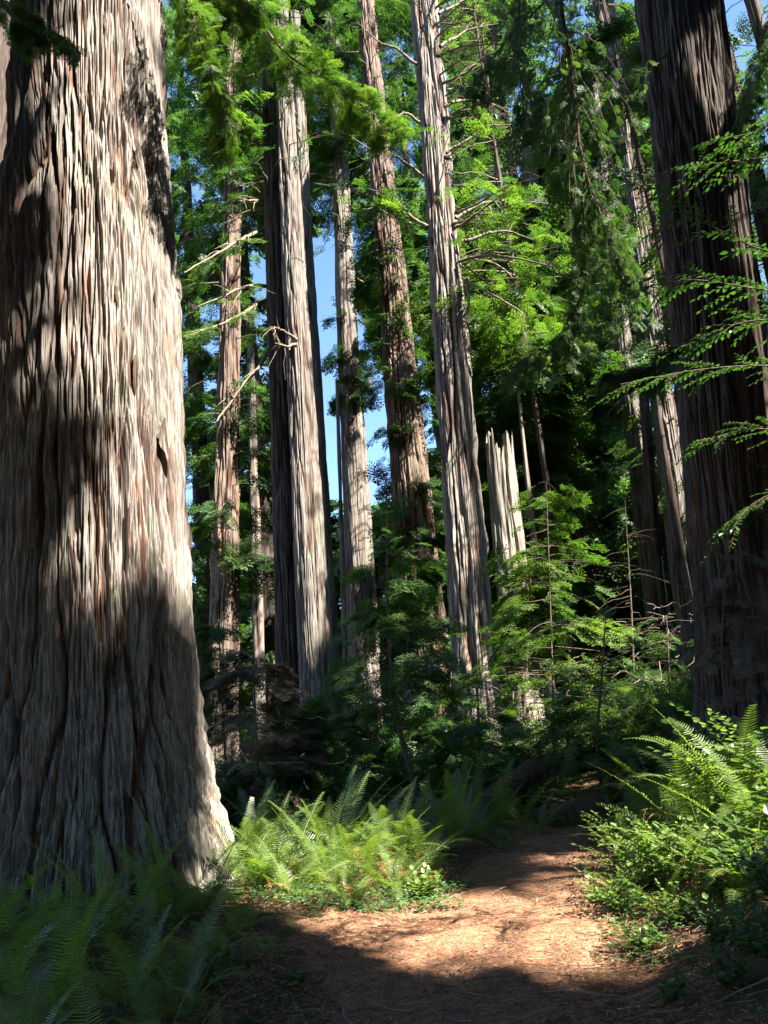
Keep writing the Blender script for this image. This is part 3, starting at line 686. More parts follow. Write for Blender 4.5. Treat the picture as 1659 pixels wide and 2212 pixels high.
specs = [ # u, Y, z0, z1, Lb, n, label
 (405, 34, 1, 40, 2.2, 54, 'dark leafy conifer filling the gap just beyond the giant trunk'),
 (545, 38, 2, 38, 2.2, 76, 'leafy conifer between the broken-barked redwood and the close trio'),
 (470, 52, 3, 26, 2.8, 90, 'distant conifer with sky showing through, between giant and trio'),
 (730, 62, 2, 19, 3.4, 90, 'low distant conifer under the blue sky gap'),
 (812, 48, 2, 15, 2.6, 70, 'distant conifer with its top ending below the sky gap'),
 (655, 44, 30, 50, 1.6, 40, 'tall far conifer behind the slim light grey trunk'),
 (890, 40, 22, 46, 1.8, 60, 'leafy conifer behind the reddish sprouting redwood'),
 (1060, 33, 1, 40, 3.8, 170, 'dense leafy conifer directly behind the splintered snag'),
 (1150, 30, 9, 38, 3.6, 150, 'dark dense conifer above the thin dead stem'),
 (1240, 40, 1, 48, 4.2, 170, 'broad bluish conifer beyond the reddish shaggy trunk'),
 (1330, 46, 1, 50, 4.2, 150, 'conifer crowding behind the two pale trunks'),
 (1450, 36, 1, 44, 3.8, 150, 'leafy conifer between the plated pale redwood and the dark massive one'),
 (1600, 32, 1, 40, 2.6, 130, 'dark conifer behind the massive dark redwood'),
 (1860, 23, 1, 38, 3.9, 190, 'leafy conifer beyond the fern bank at the edge of the wood'),
 (985, 50, 1, 50, 2.8, 110, 'far conifer seen between the sprouting and the split redwoods'),
 (590, 64, 1, 34, 2.6, 80, 'farthest conifer behind the close trio'),
 (1140, 62, 1, 60, 5.0, 140, 'farthest conifer behind the snag'),
 (1215, 27, 14, 36, 4.0, 200, 'bright sunlit leafy conifer behind the limbs of the split redwood'),
 (600, 31, 27, 44, 2.6, 80, 'high crown over the close trio of redwoods'),
 (900, 30, 24, 44, 3.4, 120, 'high crown over the sprouting redwood'),
 (1620, 17, 9, 26, 3.0, 130, 'green crown beyond the massive dark redwood, at the upper edge'),
 (1730, 27, 1, 44, 4.4, 200, 'tall dark conifer filling the upper corner past the massive redwood'),
 (2030, 25, 1, 44, 4.2, 190, 'leafy conifer leaning into the topmost corner of the wood'),
 (1610, 42, 1, 54, 4.6, 200, 'far conifer crowding the upper edge behind the massive redwood'),
 (250, 30, 1, 36, 3.4, 80, 'conifer mostly hidden behind the giant trunk'),
 (1750, 34, 1, 40, 3.6, 90, 'conifer half out of sight past the massive dark redwood'),
]
for k, (u, Y, z0, z1, Lb, n, lab) in enumerate(specs):
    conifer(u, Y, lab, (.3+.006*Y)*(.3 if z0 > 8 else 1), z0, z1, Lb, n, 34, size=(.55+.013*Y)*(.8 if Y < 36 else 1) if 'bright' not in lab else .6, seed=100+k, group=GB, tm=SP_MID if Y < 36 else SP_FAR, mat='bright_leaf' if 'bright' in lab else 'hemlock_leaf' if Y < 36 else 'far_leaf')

# the wooded slope far behind: one mass
rng = np.random.default_rng(5)
acc = Acc(); n = 26000
az = rng.uniform(-.75, .75, n); rr = rng.uniform(66, 120, n)
P = np.stack([rr*np.sin(az), rr*np.cos(az), np.zeros(n)], -1); P[:, 2] = H(P[:, 0], P[:, 1]) + rng.random(n)**.8*(20+5*vn(az*9, az*0, seed=2) - 12*np.exp(-((az+.03)/.05)**2) - 10*np.exp(-((az+.22)/.06)**2))
D = np.stack([rng.normal(0, 1, n), rng.normal(0, 1, n), rng.normal(-.3, .3, n)], -1)
add_sprays(acc, P, D, 2.6, SP_FAR, rng, None, gate=False)
tag(link('distant_forest', acc.me('distant_forest', M['far_leaf'])), None, None, kind='stuff')

# ------------------------------------------------------------------ unseen canopy trees, added to shade the ground; crowns cut open toward the light targets
canopy = [(8, -3, 34), (11, -7, 36), (13.5, -5, 38), (16, -9, 42), (19, -2.3, 42), (6, -9.5, 34), (21, -13, 44), (25, -9, 44), (11, -13.5, 38), (15.5, 3, 34), (21.5, 1, 40), (1.5, -8, 34), (28, -3, 44), (-4, -7, 34), (3, -14, 38), (10.8, 7.6, 28), (23, 7, 40), (30, 9, 42), (-8, 0.5, 34), (-11, 5, 36)]
for k, (x, y, h) in enumerate(canopy):
    rng = np.random.default_rng(300+k)
    base = np.array([x, y, float(H(x, y))]); top = base + np.array([rng.normal(0, .6), rng.normal(0, .6), h])
    root = thing('shade_redwood', 'tall unseen redwood added so its crown shades the trail', 'redwood', base, 'unseen redwoods added for shade')
    prof = lambda t, h=h: np.maximum(.75*(1-.8*t/h), .06)
    V, Fq = trunk_mesh('c', base, top, prof, None, ridge=5, depth=.05, nth=70, dz=.2, seed=k)
    link('trunk', bark_mesh(V-base, Fq, M['bark_red']), root)
    ax = axis_fn(base, top); br = branches(4 if y == 7.6 else 7 if y < 5 else 11, h, 170, lambda z: 5.2*(1.05-.55*z/h), rng, droop=.35)
    P, D, tint = crown_points(ax, br, 80, rng, .34)
    acc = Acc(); add_sprays(acc, P, D, .62, SP_FAR, rng, tint); a2 = Acc(); limb_tubes(a2, ax, br, rng, every=3, r0=.03); foliage(root, acc, 'redwood_leaf', 'crown', a2)

# ------------------------------------------------------------------ overhanging boughs
def bough(name, label, pts, Ys, r, mat, size, n, spread, droop, seed, tm=SP_NEAR, twig_l=.7, ntw=26, gate=False, cat='branch', limbmat='twig', from_t=.1, group=None):
    rng = np.random.default_rng(seed)
    if droop > .5: size *= .85; n = int(n*1.2)
    K = np.array([at(u, v, Y) for (u, v), Y in zip(pts, Ys)]); N_ = 60
    P = spline(K, N_); P += np.cumsum(rng.normal(0, .004, P.shape), 0)
    o = P[0].copy(); root = thing(name, label, cat, o, group)
    acc = Acc(); t = np.linspace(0, 1, N_); acc.add(*tube(P, r*(1.05-.85*t), 8, .2, rng))
    a2 = Acc(); SPp, SPd = [], []
    for q in range(ntw):
        x = from_t + (1-from_t)*(q+.5)/ntw; k = int(x*(N_-1)); d = P[min(k+1, N_-1)]-P[k-1]; d /= np.linalg.norm(d)
        s = np.cross(d, [0, 0, 1.0]); s /= np.linalg.norm(s)+1e-6; sg = 1 if q % 2 else -1
        e = d*.75 + s*sg*rng.uniform(.4, 1.0) + np.array([0, 0, rng.normal(-.05, .15)]) ; e /= np.linalg.norm(e)
        L = twig_l*rng.uniform(.6, 1.25)*(1.15-.75*x); m = 12; tt = np.linspace(0, 1, m)[:, None]
        Q = P[k] + e*L*tt*(1-droop*.35*tt) + np.array([0, 0, -1.0])*droop*L*tt**2 + np.cumsum(rng.normal(0, .006, (m, 3)), 0)
        acc.add(*tube(Q, r*.28*(1.1-np.linspace(0, 1, m)), 4))
        per = max(3, int(n/ntw)); kk = rng.uniform(.12, 1, per); idx = np.clip((kk*(m-1)).astype(int), 1, m-1)
        dd = Q[idx]-Q[idx-1]; dd /= np.linalg.norm(dd, axis=1)[:, None]
        ss = np.cross(dd, [0, 0, 1.0]); ss /= np.linalg.norm(ss, axis=1)[:, None]+1e-6
        sd_ = np.where(rng.random(per) < .5, -1, 1)[:, None]
        SPp.append(Q[idx] + ss*rng.normal(0, .02, (per, 1))); SPd.append(dd*.6 + ss*sd_*rng.uniform(.5, 1.2, (per, 1)) + np.array([0, 0, -1.0])*droop*rng.uniform(.1, 1.6, (per, 1)) + rng.normal(0, .08, (per, 3)))
    link('limb', acc.me('limb', M[limbmat], True, o), root)
    Pq, Dq = np.concatenate(SPp), np.concatenate(SPd); kq = sun_gate(Pq, rng, .5, .5, GIANT_LIT) & sun_gate(Pq, rng, 1.4 if seed == 1 else .35, .5, BOUGH_LIT)
    add_sprays(a2, Pq[kq], Dq[kq], size, tm, rng, None, gate, .35, near=1.5)
    if a2.n: link('foliage', a2.me('foliage', M[mat], False, o), root)
    return root
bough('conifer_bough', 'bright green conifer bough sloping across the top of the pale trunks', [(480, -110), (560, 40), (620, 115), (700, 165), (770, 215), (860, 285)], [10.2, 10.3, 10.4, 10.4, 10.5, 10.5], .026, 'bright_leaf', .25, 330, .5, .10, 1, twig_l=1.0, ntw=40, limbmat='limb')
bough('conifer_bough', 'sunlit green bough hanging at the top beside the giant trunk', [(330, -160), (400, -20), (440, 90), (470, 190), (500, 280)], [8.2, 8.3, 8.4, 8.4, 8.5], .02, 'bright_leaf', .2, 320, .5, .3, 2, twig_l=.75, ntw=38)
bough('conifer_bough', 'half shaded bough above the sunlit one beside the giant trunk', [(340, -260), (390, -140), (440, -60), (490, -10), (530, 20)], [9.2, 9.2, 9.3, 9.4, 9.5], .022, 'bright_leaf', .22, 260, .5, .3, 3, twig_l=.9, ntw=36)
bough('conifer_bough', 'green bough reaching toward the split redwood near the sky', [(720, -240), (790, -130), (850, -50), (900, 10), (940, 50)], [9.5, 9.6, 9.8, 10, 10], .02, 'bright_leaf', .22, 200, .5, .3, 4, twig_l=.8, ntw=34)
bough('conifer_bough', 'small dark bough crossing the top of the giant trunk', [(-60, -60), (20, 10), (80, 45), (150, 85)], [6.3, 6.3, 6.4, 6.4], .01, 'hemlock_leaf', .13, 260, .3, .3, 5, twig_l=.35, ntw=18)
HB = 'drooping hemlock boughs'
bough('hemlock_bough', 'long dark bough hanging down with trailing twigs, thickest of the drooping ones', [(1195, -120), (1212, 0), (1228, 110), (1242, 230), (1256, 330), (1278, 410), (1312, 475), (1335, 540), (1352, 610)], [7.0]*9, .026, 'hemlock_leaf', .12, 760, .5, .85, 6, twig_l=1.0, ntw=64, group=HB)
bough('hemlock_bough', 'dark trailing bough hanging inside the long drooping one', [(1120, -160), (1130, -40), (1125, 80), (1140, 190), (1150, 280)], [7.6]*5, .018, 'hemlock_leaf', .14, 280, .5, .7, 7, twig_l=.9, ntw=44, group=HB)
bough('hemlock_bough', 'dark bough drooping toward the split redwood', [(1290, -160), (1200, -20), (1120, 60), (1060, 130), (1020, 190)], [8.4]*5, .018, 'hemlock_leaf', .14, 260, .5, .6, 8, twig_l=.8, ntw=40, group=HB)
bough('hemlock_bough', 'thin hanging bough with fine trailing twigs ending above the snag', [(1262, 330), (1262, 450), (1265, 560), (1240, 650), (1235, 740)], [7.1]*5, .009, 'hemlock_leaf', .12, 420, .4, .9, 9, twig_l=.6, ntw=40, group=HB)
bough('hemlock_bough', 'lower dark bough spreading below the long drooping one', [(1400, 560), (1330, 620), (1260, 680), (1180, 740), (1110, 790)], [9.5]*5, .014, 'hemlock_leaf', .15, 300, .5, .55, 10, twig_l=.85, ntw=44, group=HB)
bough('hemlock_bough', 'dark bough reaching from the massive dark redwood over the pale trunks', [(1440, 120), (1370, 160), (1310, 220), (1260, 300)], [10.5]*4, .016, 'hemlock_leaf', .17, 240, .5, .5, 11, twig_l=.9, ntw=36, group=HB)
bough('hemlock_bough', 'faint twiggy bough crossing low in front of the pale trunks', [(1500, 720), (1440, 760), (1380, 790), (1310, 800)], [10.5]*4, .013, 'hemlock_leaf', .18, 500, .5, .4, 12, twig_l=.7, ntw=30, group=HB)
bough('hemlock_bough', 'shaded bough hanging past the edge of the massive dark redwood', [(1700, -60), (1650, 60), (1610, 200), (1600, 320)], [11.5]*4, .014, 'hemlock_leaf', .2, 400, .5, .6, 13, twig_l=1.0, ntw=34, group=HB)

# broad-leaved sprigs near the viewer, in shade
def leaf_template(seed=0, k=5, w=.5):
    """one oval leaf of length 1 along x, slightly folded"""
    t = np.linspace(0, 1, k); wd = w*.5*np.sin(math.pi*np.clip(t, .0, 1)**.8)**.8
    V = []
    for a, b in zip(t, wd): V += [[a, b, .12*b-.06*a*a], [a, 0, -.10*a*a-.03], [a, -b, .12*b-.06*a*a]]
    i, j = np.meshgrid(np.arange(k-1), [0, 1], indexing='ij')
    return np.array(V), np.stack([i*3+j, i*3+j+3, i*3+j+4, i*3+j+1], -1).reshape(-1, 4)
LEAF = leaf_template()
LEAFR = leaf_template(1, 5, .74)
def sprig(acc, accs, P, rng, size, gap=None, r=.004, T=None):
    T = T or LEAF
    """leaves set alternately along a stem through points P"""
    accs.add(*tube(P, r*(1.1-.7*np.linspace(0, 1, len(P))), 4))
    seg = np.linalg.norm(np.diff(P, axis=0), axis=1); L = seg.sum(); n = max(3, int(L/(gap or size*.42)))
    s = np.concatenate([[0], np.cumsum(seg)]); x = np.linspace(.12, 1, n)*L
    Q = np.stack([np.interp(x, s, P[:, c]) for c in range(3)], -1); d = np.gradient(Q, axis=0); d /= np.linalg.norm(d, axis=1)[:, None]+1e-9
    sd_ = np.cross(d, [0, 0, 1.0]); sd_ /= np.linalg.norm(sd_, axis=1)[:, None]+1e-6
    sg = np.where(np.arange(n) % 2, 1, -1)[:, None]
    D = d*.65 + sd_*sg*.8 + rng.normal(0, .16, (n, 3)) + np.array([0, 0, -.08]); D[-1] = d[-1]
    Mx = frames(D, np.tile([0, 0, 1.0], (n, 1)) + rng.normal(0, .25, (n, 3)))*(size*rng.uniform(.65, 1.15, n)*(1-.25*x/L))[:, None, None]
    V, Fc = stamp(T[0], T[1], Mx, Q); acc.add(V, Fc, np.repeat(np.clip(rng.normal(.5, .25, n), 0, 1), len(T[1])))
def leafy_branch(label, pts, Ys, seed, n=16, size=.05, L=.45, mat='huckle_shaded', group=None):
    rng = np.random.default_rng(seed); K = np.array([at(u, v, Y) for (u, v), Y in zip(pts, Ys)]); P = spline(K, 40)
    o = P[0].copy(); root = thing('leafy_branch', label, 'branch', o, group); a, b = Acc(), Acc()
    b.add(*tube(P, .007*(1.1-.8*np.linspace(0, 1, 40)), 6))
    for q in range(n):
        k = int((.1+.9*(q+.5)/n)*38); d = P[k+1]-P[k-1]; d /= np.linalg.norm(d); s = np.cross(d, [0, 0, 1.0])
        e = d*.8 + s*(1 if q % 2 else -1)*rng.uniform(.3, .9) + rng.normal(0, .15, 3); e /= np.linalg.norm(e); l = L*rng.uniform(.5, 1.1)
        tt = np.linspace(0, 1, 8)[:, None]; sprig(a, b, P[k] + e*l*tt + np.array([0, 0, -.2*l])*tt**2, rng, size, r=.0025)
    link('stem', b.me('stem', M['twig'], True, o), root); link('foliage', a.me('foliage', M[mat], False, o), root)
LB = 'broad-leaved branches in front of the massive dark redwood'
leafy_branch('shaded leafy branch with pale green oval leaves against the massive dark trunk', [(1750, 330), (1660, 340), (1570, 350), (1490, 360)], [5.2, 5.2, 5.1, 5], 1, 16, .06, .4, group=LB)
leafy_branch('brightest green leafy branch tip in front of the massive dark trunk', [(1720, 560), (1620, 530), (1520, 480), (1432, 445)], [4.6, 4.6, 4.5, 4.5], 2, 15, .07, .36, group=LB)
leafy_branch('long dark leafy branch reaching toward the drooping boughs', [(1760, 640), (1640, 625), (1500, 605), (1380, 622)], [4.8]*4, 3, 22, .055, .38, group=LB)
leafy_branch('leafy branch hanging in shade below the brightest tip', [(1780, 700), (1680, 690), (1590, 700), (1500, 740)], [5]*4, 4, 18, .055, .4, group=LB)
leafy_branch('low leafy branch crossing the massive dark trunk above twiggy tangle', [(1760, 800), (1640, 790), (1500, 800), (1340, 830)], [5.4]*4, 5, 24, .05, .4, group=LB)
leafy_branch('leafy branch hanging at the upper edge past the massive dark trunk', [(1740, 180), (1690, 230), (1640, 280), (1560, 300)], [5]*4, 6, 14, .06, .4, group=LB)
leafy_branch('lowest leafy branch with small leaves before the massive dark trunk', [(1760, 960), (1680, 930), (1600, 930), (1510, 960)], [5.6]*4, 7, 16, .05, .4, group=LB)
leafy_branch('dense leafy branch hanging furthest down in front of the dark trunk', [(1780, 1080), (1700, 1060), (1640, 1080), (1590, 1120)], [5.4]*4, 8, 14, .05, .4, group=LB)

# ------------------------------------------------------------------ understorey hemlocks and saplings
def sapling(label, u0, v0, u1, v1, Y, r, Lb, n, per, mat, size, seed, z0f=.15, curve=0.0, tm=SP_MID, droop=.28, name='young_hemlock', cat='hemlock', gate=True, pts=None, ground_it=True, group=None):
    """stem from (u0,v0) up to (u1,v1)"""
    rng = np.random.default_rng(seed)
    A, B = at(u0, v0, Y), at(u1, v1, Y)
    K = [at(u, v, Y) for u, v in pts] if pts else [A, (A+B)/2 + np.array([curve, 0, 0]), B]
    if ground_it:
        g = K[0].copy(); g[2] = float(H(g[0], g[1]))-.05
        if K[0][2]-g[2] > .3: K = [g] + K
        else: K[0] = g
    P = spline(K, 50); o = P[0].copy(); root = thing(name, label, cat, o, group)
    s = np.linspace(0, 1, 50)
    acc = Acc(); acc.add(*tube(P, r*(1.05-.9*s), 8, .15, rng)); 
    zz = P[:, 2]; order = np.argsort(zz)
    ax = lambda z: np.stack([np.interp(z, zz[order], P[order, 0]), np.interp(z, zz[order], P[order, 1]), z], -1)
    z0 = zz.min() + z0f*(zz.max()-zz.min()); z1 = zz.max()
    per = int(per*.64); br = branches(z0, z1, int(n*.8), lambda z: Lb*(1.05-.8*(z-z0)/(z1-z0+.01)), rng, rise=.05, droop=droop)
    Pp, D, tint = crown_points(ax, br, per, rng, .26)
    limb_tubes(acc, ax, br, rng, r0=.012, every=1, n=6, tmax=.95, seg=4)
    link('trunk', acc.me('trunk', M['twig'], True, o), root)
    a2 = Acc(); add_sprays(a2, Pp, D, size, tm, rng, tint, gate, .25, near=1.0)
    if a2.n: link('crown', a2.me('crown', M[mat], False, o), root)
    return root
sapling('slender young hemlock with drooping dark boughs before the grey trunks', 905, 1720, 832, 1000, 14, .055, 1.5, 46, 30, 'hemlock_leaf', .33, 1, .25, pts=[(912, 1730), (885, 1660), (860, 1560), (845, 1450), (838, 1330), (836, 1200), (834, 1060)])
sapling('sunlit young hemlock with layered boughs below the broken snag', 1200, 1640, 1180, 1040, 17, .035, 2.6, 76, 34, 'bright_leaf', .36, 2, .12)
sapling('small hemlock with wide flat boughs catching light beside the trail', 1290, 1620, 1310, 1300, 13.5, .04, 1.5, 34, 30, 'hemlock_leaf', .3, 3, .15)
sapling('dark bushy hemlock at the foot of the split redwood', 1040, 1700, 1030, 1450, 16, .05, 1.3, 50, 30, 'hemlock_leaf', .34, 4, .08)
sapling('grey half dead hemlock with bare twigs beside the giant trunk', 560, 1720, 545, 1390, 15, .04, 1.7, 60, 26, 'dry_leaf', .3, 5, .1)
sapling('dark young hemlock under the close trio of redwoods', 655, 1720, 640, 1510, 15.5, .045, 1.2, 54, 28, 'hemlock_leaf', .32, 6, .1)
sapling('small shaded hemlock hugging the dark side of the giant trunk', 490, 1700, 470, 1330, 18, .04, 1.6, 50, 26, 'redwood_leaf', .34, 7, .1)
sapling('leafy young hemlock between the sprouting redwood and the trail', 960, 1700, 975, 1450, 19, .05, 1.4, 60, 30, 'hemlock_leaf', .36, 8, .05)
sapling('tall dark hemlock beyond the fallen log', 1380, 1600, 1350, 1080, 21, .04, 2.2, 70, 32, 'redwood_leaf', .42, 9, .1)
sapling('dusky hemlock at the foot of the thin leaning trunk', 1450, 1560, 1440, 1330, 16, .04, 1.5, 44, 28, 'redwood_leaf', .34, 10, .05)
sapling('fine-twigged hemlock under the grey knobbly redwood', 760, 1700, 765, 1500, 17, .035, 1.1, 44, 26, 'hemlock_leaf', .3, 11, .1)
sapling('bright green hemlock tuft below the sprouting redwood', 860, 1640, 900, 1150, 23, .05, 1.6, 60, 28, 'redwood_leaf', .42, 12, .2)
sapling('leafy hemlock crowded against the snag base', 1130, 1600, 1150, 1180, 23.5, .06, 2.2, 70, 30, 'bright_leaf', .45, 13, .15)
sapling('dry twiggy hemlock in front of the massive dark redwood', 1560, 1450, 1580, 980, 11.5, .02, 1.0, 40, 12, 'dry_leaf', .2, 14, .2)
# undergrowth thicket: a mass nobody could count
rng = np.random.default_rng(77); n = 12000
Yy = rng.uniform(14, 36, n); Xx = rng.uniform(-.42, .62, n)*Yy
hh = (.28+.5*np.abs(vn(Xx*.5, Yy*.5, seed=6)))*rng.random(n)**.7*(1+.02*Yy)
P = np.stack([Xx, Yy, H(Xx, Yy)+hh*1.15], -1); keep = ~((Yy < 17) & (np.abs(Xx-path_c(np.minimum(Yy, 15))) < 1.3)); P = P[keep]
D = rng.normal(0, 1, (len(P), 3)); D[:, 2] = rng.normal(.1, .4, len(P)); acc = Acc()
add_sprays(acc, P, D, .42, SP_MID, rng, None, True, .5, near=.6)
tag(link('undergrowth', acc.me('undergrowth', M['hemlock_leaf'])), None, None, kind='stuff')
rng = np.random.default_rng(78); acc = Acc()     # dead twigs in the thicket
for q in range(1400):
    y = rng.uniform(13, 26); x = rng.uniform(-.4, .55)*y; z = float(H(x, y))+rng.uniform(.1, 2.4); d = rng.normal(0, 1, 3); d[2] = abs(d[2])*.5; L = rng.uniform(.3, 1.1); tt = np.linspace(0, 1, 5)[:, None]
    acc.add(*tube(np.array([x, y, z]) + d*L*.5*tt + np.cumsum(rng.normal(0, .03, (5, 3)), 0), .007, 3), .5)
tag(link('dead_twigs', acc.me('dead_twigs', M['limb'])), None, None, kind='stuff')

# ------------------------------------------------------------------ fallen log by the trail bend and a root plate
def log_at(label, K, r, seed, cat='log'):
    K = np.array(K, float); P = spline(K, 60); s = np.linspace(0, 1, 60)
    V, Fc = tube(P, r*(1-.25*s), 40); o = K[0]
    nrm = V - np.repeat(P, 40, 0); f = 1 + .14*fbm(V[:, 0]*3, V[:, 1]*3, V[:, 2]*3, seed) + .08*vn(V[:, 0]*10, V[:, 1]*10, V[:, 2]*10, seed)
    V = np.repeat(P, 40, 0) + nrm*f[:, None]
    root = thing('fallen_log', label, cat, o); c0 = len(V)
    V = np.vstack([V, P[0]-(P[1]-P[0])*1.0+.0, P[-1]]); caps = np.array([[c0, (k+1) % 40, k] for k in range(40)] + [[c0+1, 59*40+k, 59*40+(k+1) % 40] for k in range(40)])
    a = Acc(); a.add(V, Fc); a.F.setdefault(3, []).append((caps, np.full(80, .5)))
    link('bark', a.me('bark', M['log'], True, o), root)
    # broken branch stubs and ragged splinters at the cut end
    rg = np.random.default_rng(seed)
    for q in range(6):
        b = Acc(); k = rg.integers(6, 55); e = rg.normal(0, 1, 3); e[2] = abs(e[2]); e /= np.linalg.norm(e); b.add(*tube(np.array([P[k]+e*r*.6, P[k]+e*r*1.15, P[k]+e*r*1.7+rg.normal(0, .05, 3)]), np.array([.04, .03, .015]), 6))
        link('broken_stub', b.me('broken_stub', M['log'], True, o), root)
a0 = at(1055, 1725, 13.2); a1 = at(1170, 1660, 13.6); a2_ = at(1300, 1640, 14.5)
log_at('dark mossy fallen log angled up beside the trail bend', [a0+np.array([-.2, -.1, -.2]), a0+np.array([.15, 0, 0]), (a0+a1)/2, a1, a2_], .22, 1)
b0 = at(1180, 1790, 12.2); b1 = at(1330, 1745, 12.6)
log_at('short rotten log lying low in the hollow where the trail bends', [b0, (b0+b1)/2+np.array([0, 0, .05]), b1+np.array([.6, .3, .1])], .30, 2)

# ------------------------------------------------------------------ sword ferns
def frond_mesh(name, L, arch, npin, seed, mat, width=.13, curl=.0, ragged=0.0):
    """frond rooted at the origin, rising along +z then arching toward +x"""
    rng = np.random.default_rng(seed); n = 40; s = np.linspace(0, 1, n)
    ang = math.radians(78) - arch*s**1.5 - curl*s**5          # elevation angle along the frond
    x = np.concatenate([[0], np.cumsum(np.cos(ang[:-1]))])*L/n; z = np.concatenate([[0], np.cumsum(np.sin(ang[:-1]))])*L/n
    y = .05*L*np.sin(s*2.2+seed)*s
    P = np.stack([x, y, z], -1); acc = Acc()
    V, Fc = tube(P, .0042*(1.1-.85*s), 4); acc.add(V, Fc, .85)
    T = np.gradient(P, axis=0); T /= np.linalg.norm(T, axis=1)[:, None]
    for k in range(npin):
        a = .14+.86*(k+.5)/npin
        if ragged and rng.random() < ragged: continue
        p = np.array([np.interp(a, s, P[:, c]) for c in range(3)]); t = np.array([np.interp(a, s, T[:, c]) for c in range(3)])
        up = np.cross(t, [0, 1.0, 0]); up /= np.linalg.norm(up); up = up if up[2] > 0 or up[0] < 0 else -up
        wl = width*L/.9*min(1.0, (a-.10)*5.5)*(1-max(0, a-.35)/.72)**.75
        for sg in (-1, 1):
            l = wl*rng.uniform(.88, 1.1)
            d = np.array([0, sg*1.0, 0]) + t*.28 + up*rng.normal(.10, .05); d /= np.linalg.norm(d)
            wv = L*.86/npin*.33*rng.uniform(.85, 1.1); wv = max(wv, .003)
            dr = -np.array([0, 0, 1.0])*l*rng.uniform(.06, .22)
            q1 = p + d*l*.45 + dr*.2; q2 = p + d*l + dr + t*l*.10
            Vq = np.array([p-t*wv*.75, p+t*wv*.85, q1+t*wv*.75, q1-t*wv*.65, q2])
            acc.add(Vq[:4], np.array([[0, 1, 2, 3]]), np.clip(rng.normal(.5, .1), 0, 1))
            acc.add(np.array([q1+t*wv*.75, q1-t*wv*.65, q2]), np.array([[0, 1, 2]]), np.clip(rng.normal(.5, .1), 0, 1))
    me = acc.me(name, M[mat]); return me
FR = [frond_mesh('frond', L, a, npn, k, 'fern', w) for k, (L, a, npn, w) in enumerate([(1.0, 1.3, 36, .15), (1.1, .9, 38, .15), (.85, 1.9, 32, .14), (.95, 1.6, 34, .16), (.7, 1.2, 28, .14), (1.15, .45, 40, .145), (.8, 2.3, 32, .15), (.6, 1.7, 25, .14)])]
FD = [frond_mesh('dead_frond', L, a, npn, 30+k, 'fern_dead', w, .6, .25) for k, (L, a, npn, w) in enumerate([(.8, 2.4, 30, .10), (.65, 2.0, 26, .09), (.9, 2.8, 30, .09)])]
def fern(x, y, label, nf, size, seed, group, dead=0, up=0.0, bias=None, zoff=0.0, pick=None):
    rng = np.random.default_rng(seed); z = float(H(x, y))-.02+zoff
    root = thing('sword_fern', label, 'fern', (x, y, z), group)
    for k in range(nf):
        az = 2*math.pi*(k+rng.uniform(-.4, .4))/nf if bias is None else rng.normal(bias[0], bias[1])
        me = FR[rng.choice(len(FR)) if pick is None else rng.choice(pick)]
        o = link('frond', me, root); s = size*rng.uniform(.75, 1.12)
        o.scale = (s, s, s); o.rotation_euler = (rng.normal(0, .15), rng.normal(.22-up, .2), az); o.location = (.04*math.cos(az), .04*math.sin(az), 0)
    for k in range(dead):
        az = rng.uniform(0, 6.28); o = link('dead_frond', FD[rng.choice(3)], root); s = size*rng.uniform(.7, 1.05)
        o.scale = (s, s, s); o.rotation_euler = (rng.normal(0, .2), rng.uniform(.1, .7), az)
    return root
ORD = ['first', 'second', 'third', 'fourth', 'fifth', 'sixth', 'seventh', 'eighth', 'ninth', 'tenth', 'eleventh', 'twelfth', 'thirteenth', 'fourteenth', 'fifteenth', 'sixteenth', 'seventeenth', 'eighteenth']
def row(uvY, texts, group, nf, size, seed, dead=0, **kw):
    """ferns whose bases are seen at (u, v) on ground distance Y; labelled one by one"""
    for k, ((u, Y, s), tx) in enumerate(zip(uvY, texts)):
        x = at(u, 1600, Y)[0]
        fern(x, Y, tx, nf+(k % 3), size*s, seed+k, group, dead + (k % 2 if dead else 0), **kw)
G_SUN = 'sunlit sword ferns beside the giant trunk'
row([(520, 8.9, 1.0), (590, 8.4, .95), (650, 9.0, 1.05), (700, 8.3, .8), (760, 8.8, 1.0), (820, 8.4, .85), (560, 10.0, 1.05), (690, 10.2, 1.15), (790, 10.2, 1.0), (880, 8.9, .9), (620, 7.95, .6), (730, 7.8, .55), (850, 10.6, .9), (600, 9.3, 1.0), (740, 9.6, 1.05), (820, 9.7, .95), (670, 8.7, .9), (550, 8.3, .8)],
    ['bright sword fern pressed against the root of the giant trunk', 'sunlit sword fern with arching fronds, one out from the giant trunk', 'full sunlit fern in the middle of the bright clump', 'small bright fern at the front of the sunlit clump',
     'sunlit fern with fronds arching over the trail litter', 'half lit sword fern where sun meets shade beside the trail', 'tall fern standing behind the one against the trunk root', 'tallest bright fern with an upright frond standing above the clump',
     'tall dim fern at the back of the sunlit clump', 'last bright fern of the clump, lowest beside the open trail', 'little low fern at the litter edge near the trunk root', 'little bright fern creeping onto the needle litter', 'shady fern behind the last bright one of the clump', 'bright arching fern just behind the one out from the giant trunk', 'sunny fern behind the fronds that arch over the litter', 'sunny fern near the back corner of the bright clump', 'bright spreading fern with rusty fronds at its feet', 'low sunny fern tucked between root and litter'],
    G_SUN, 13, .95, 400, dead=5, up=-.05)
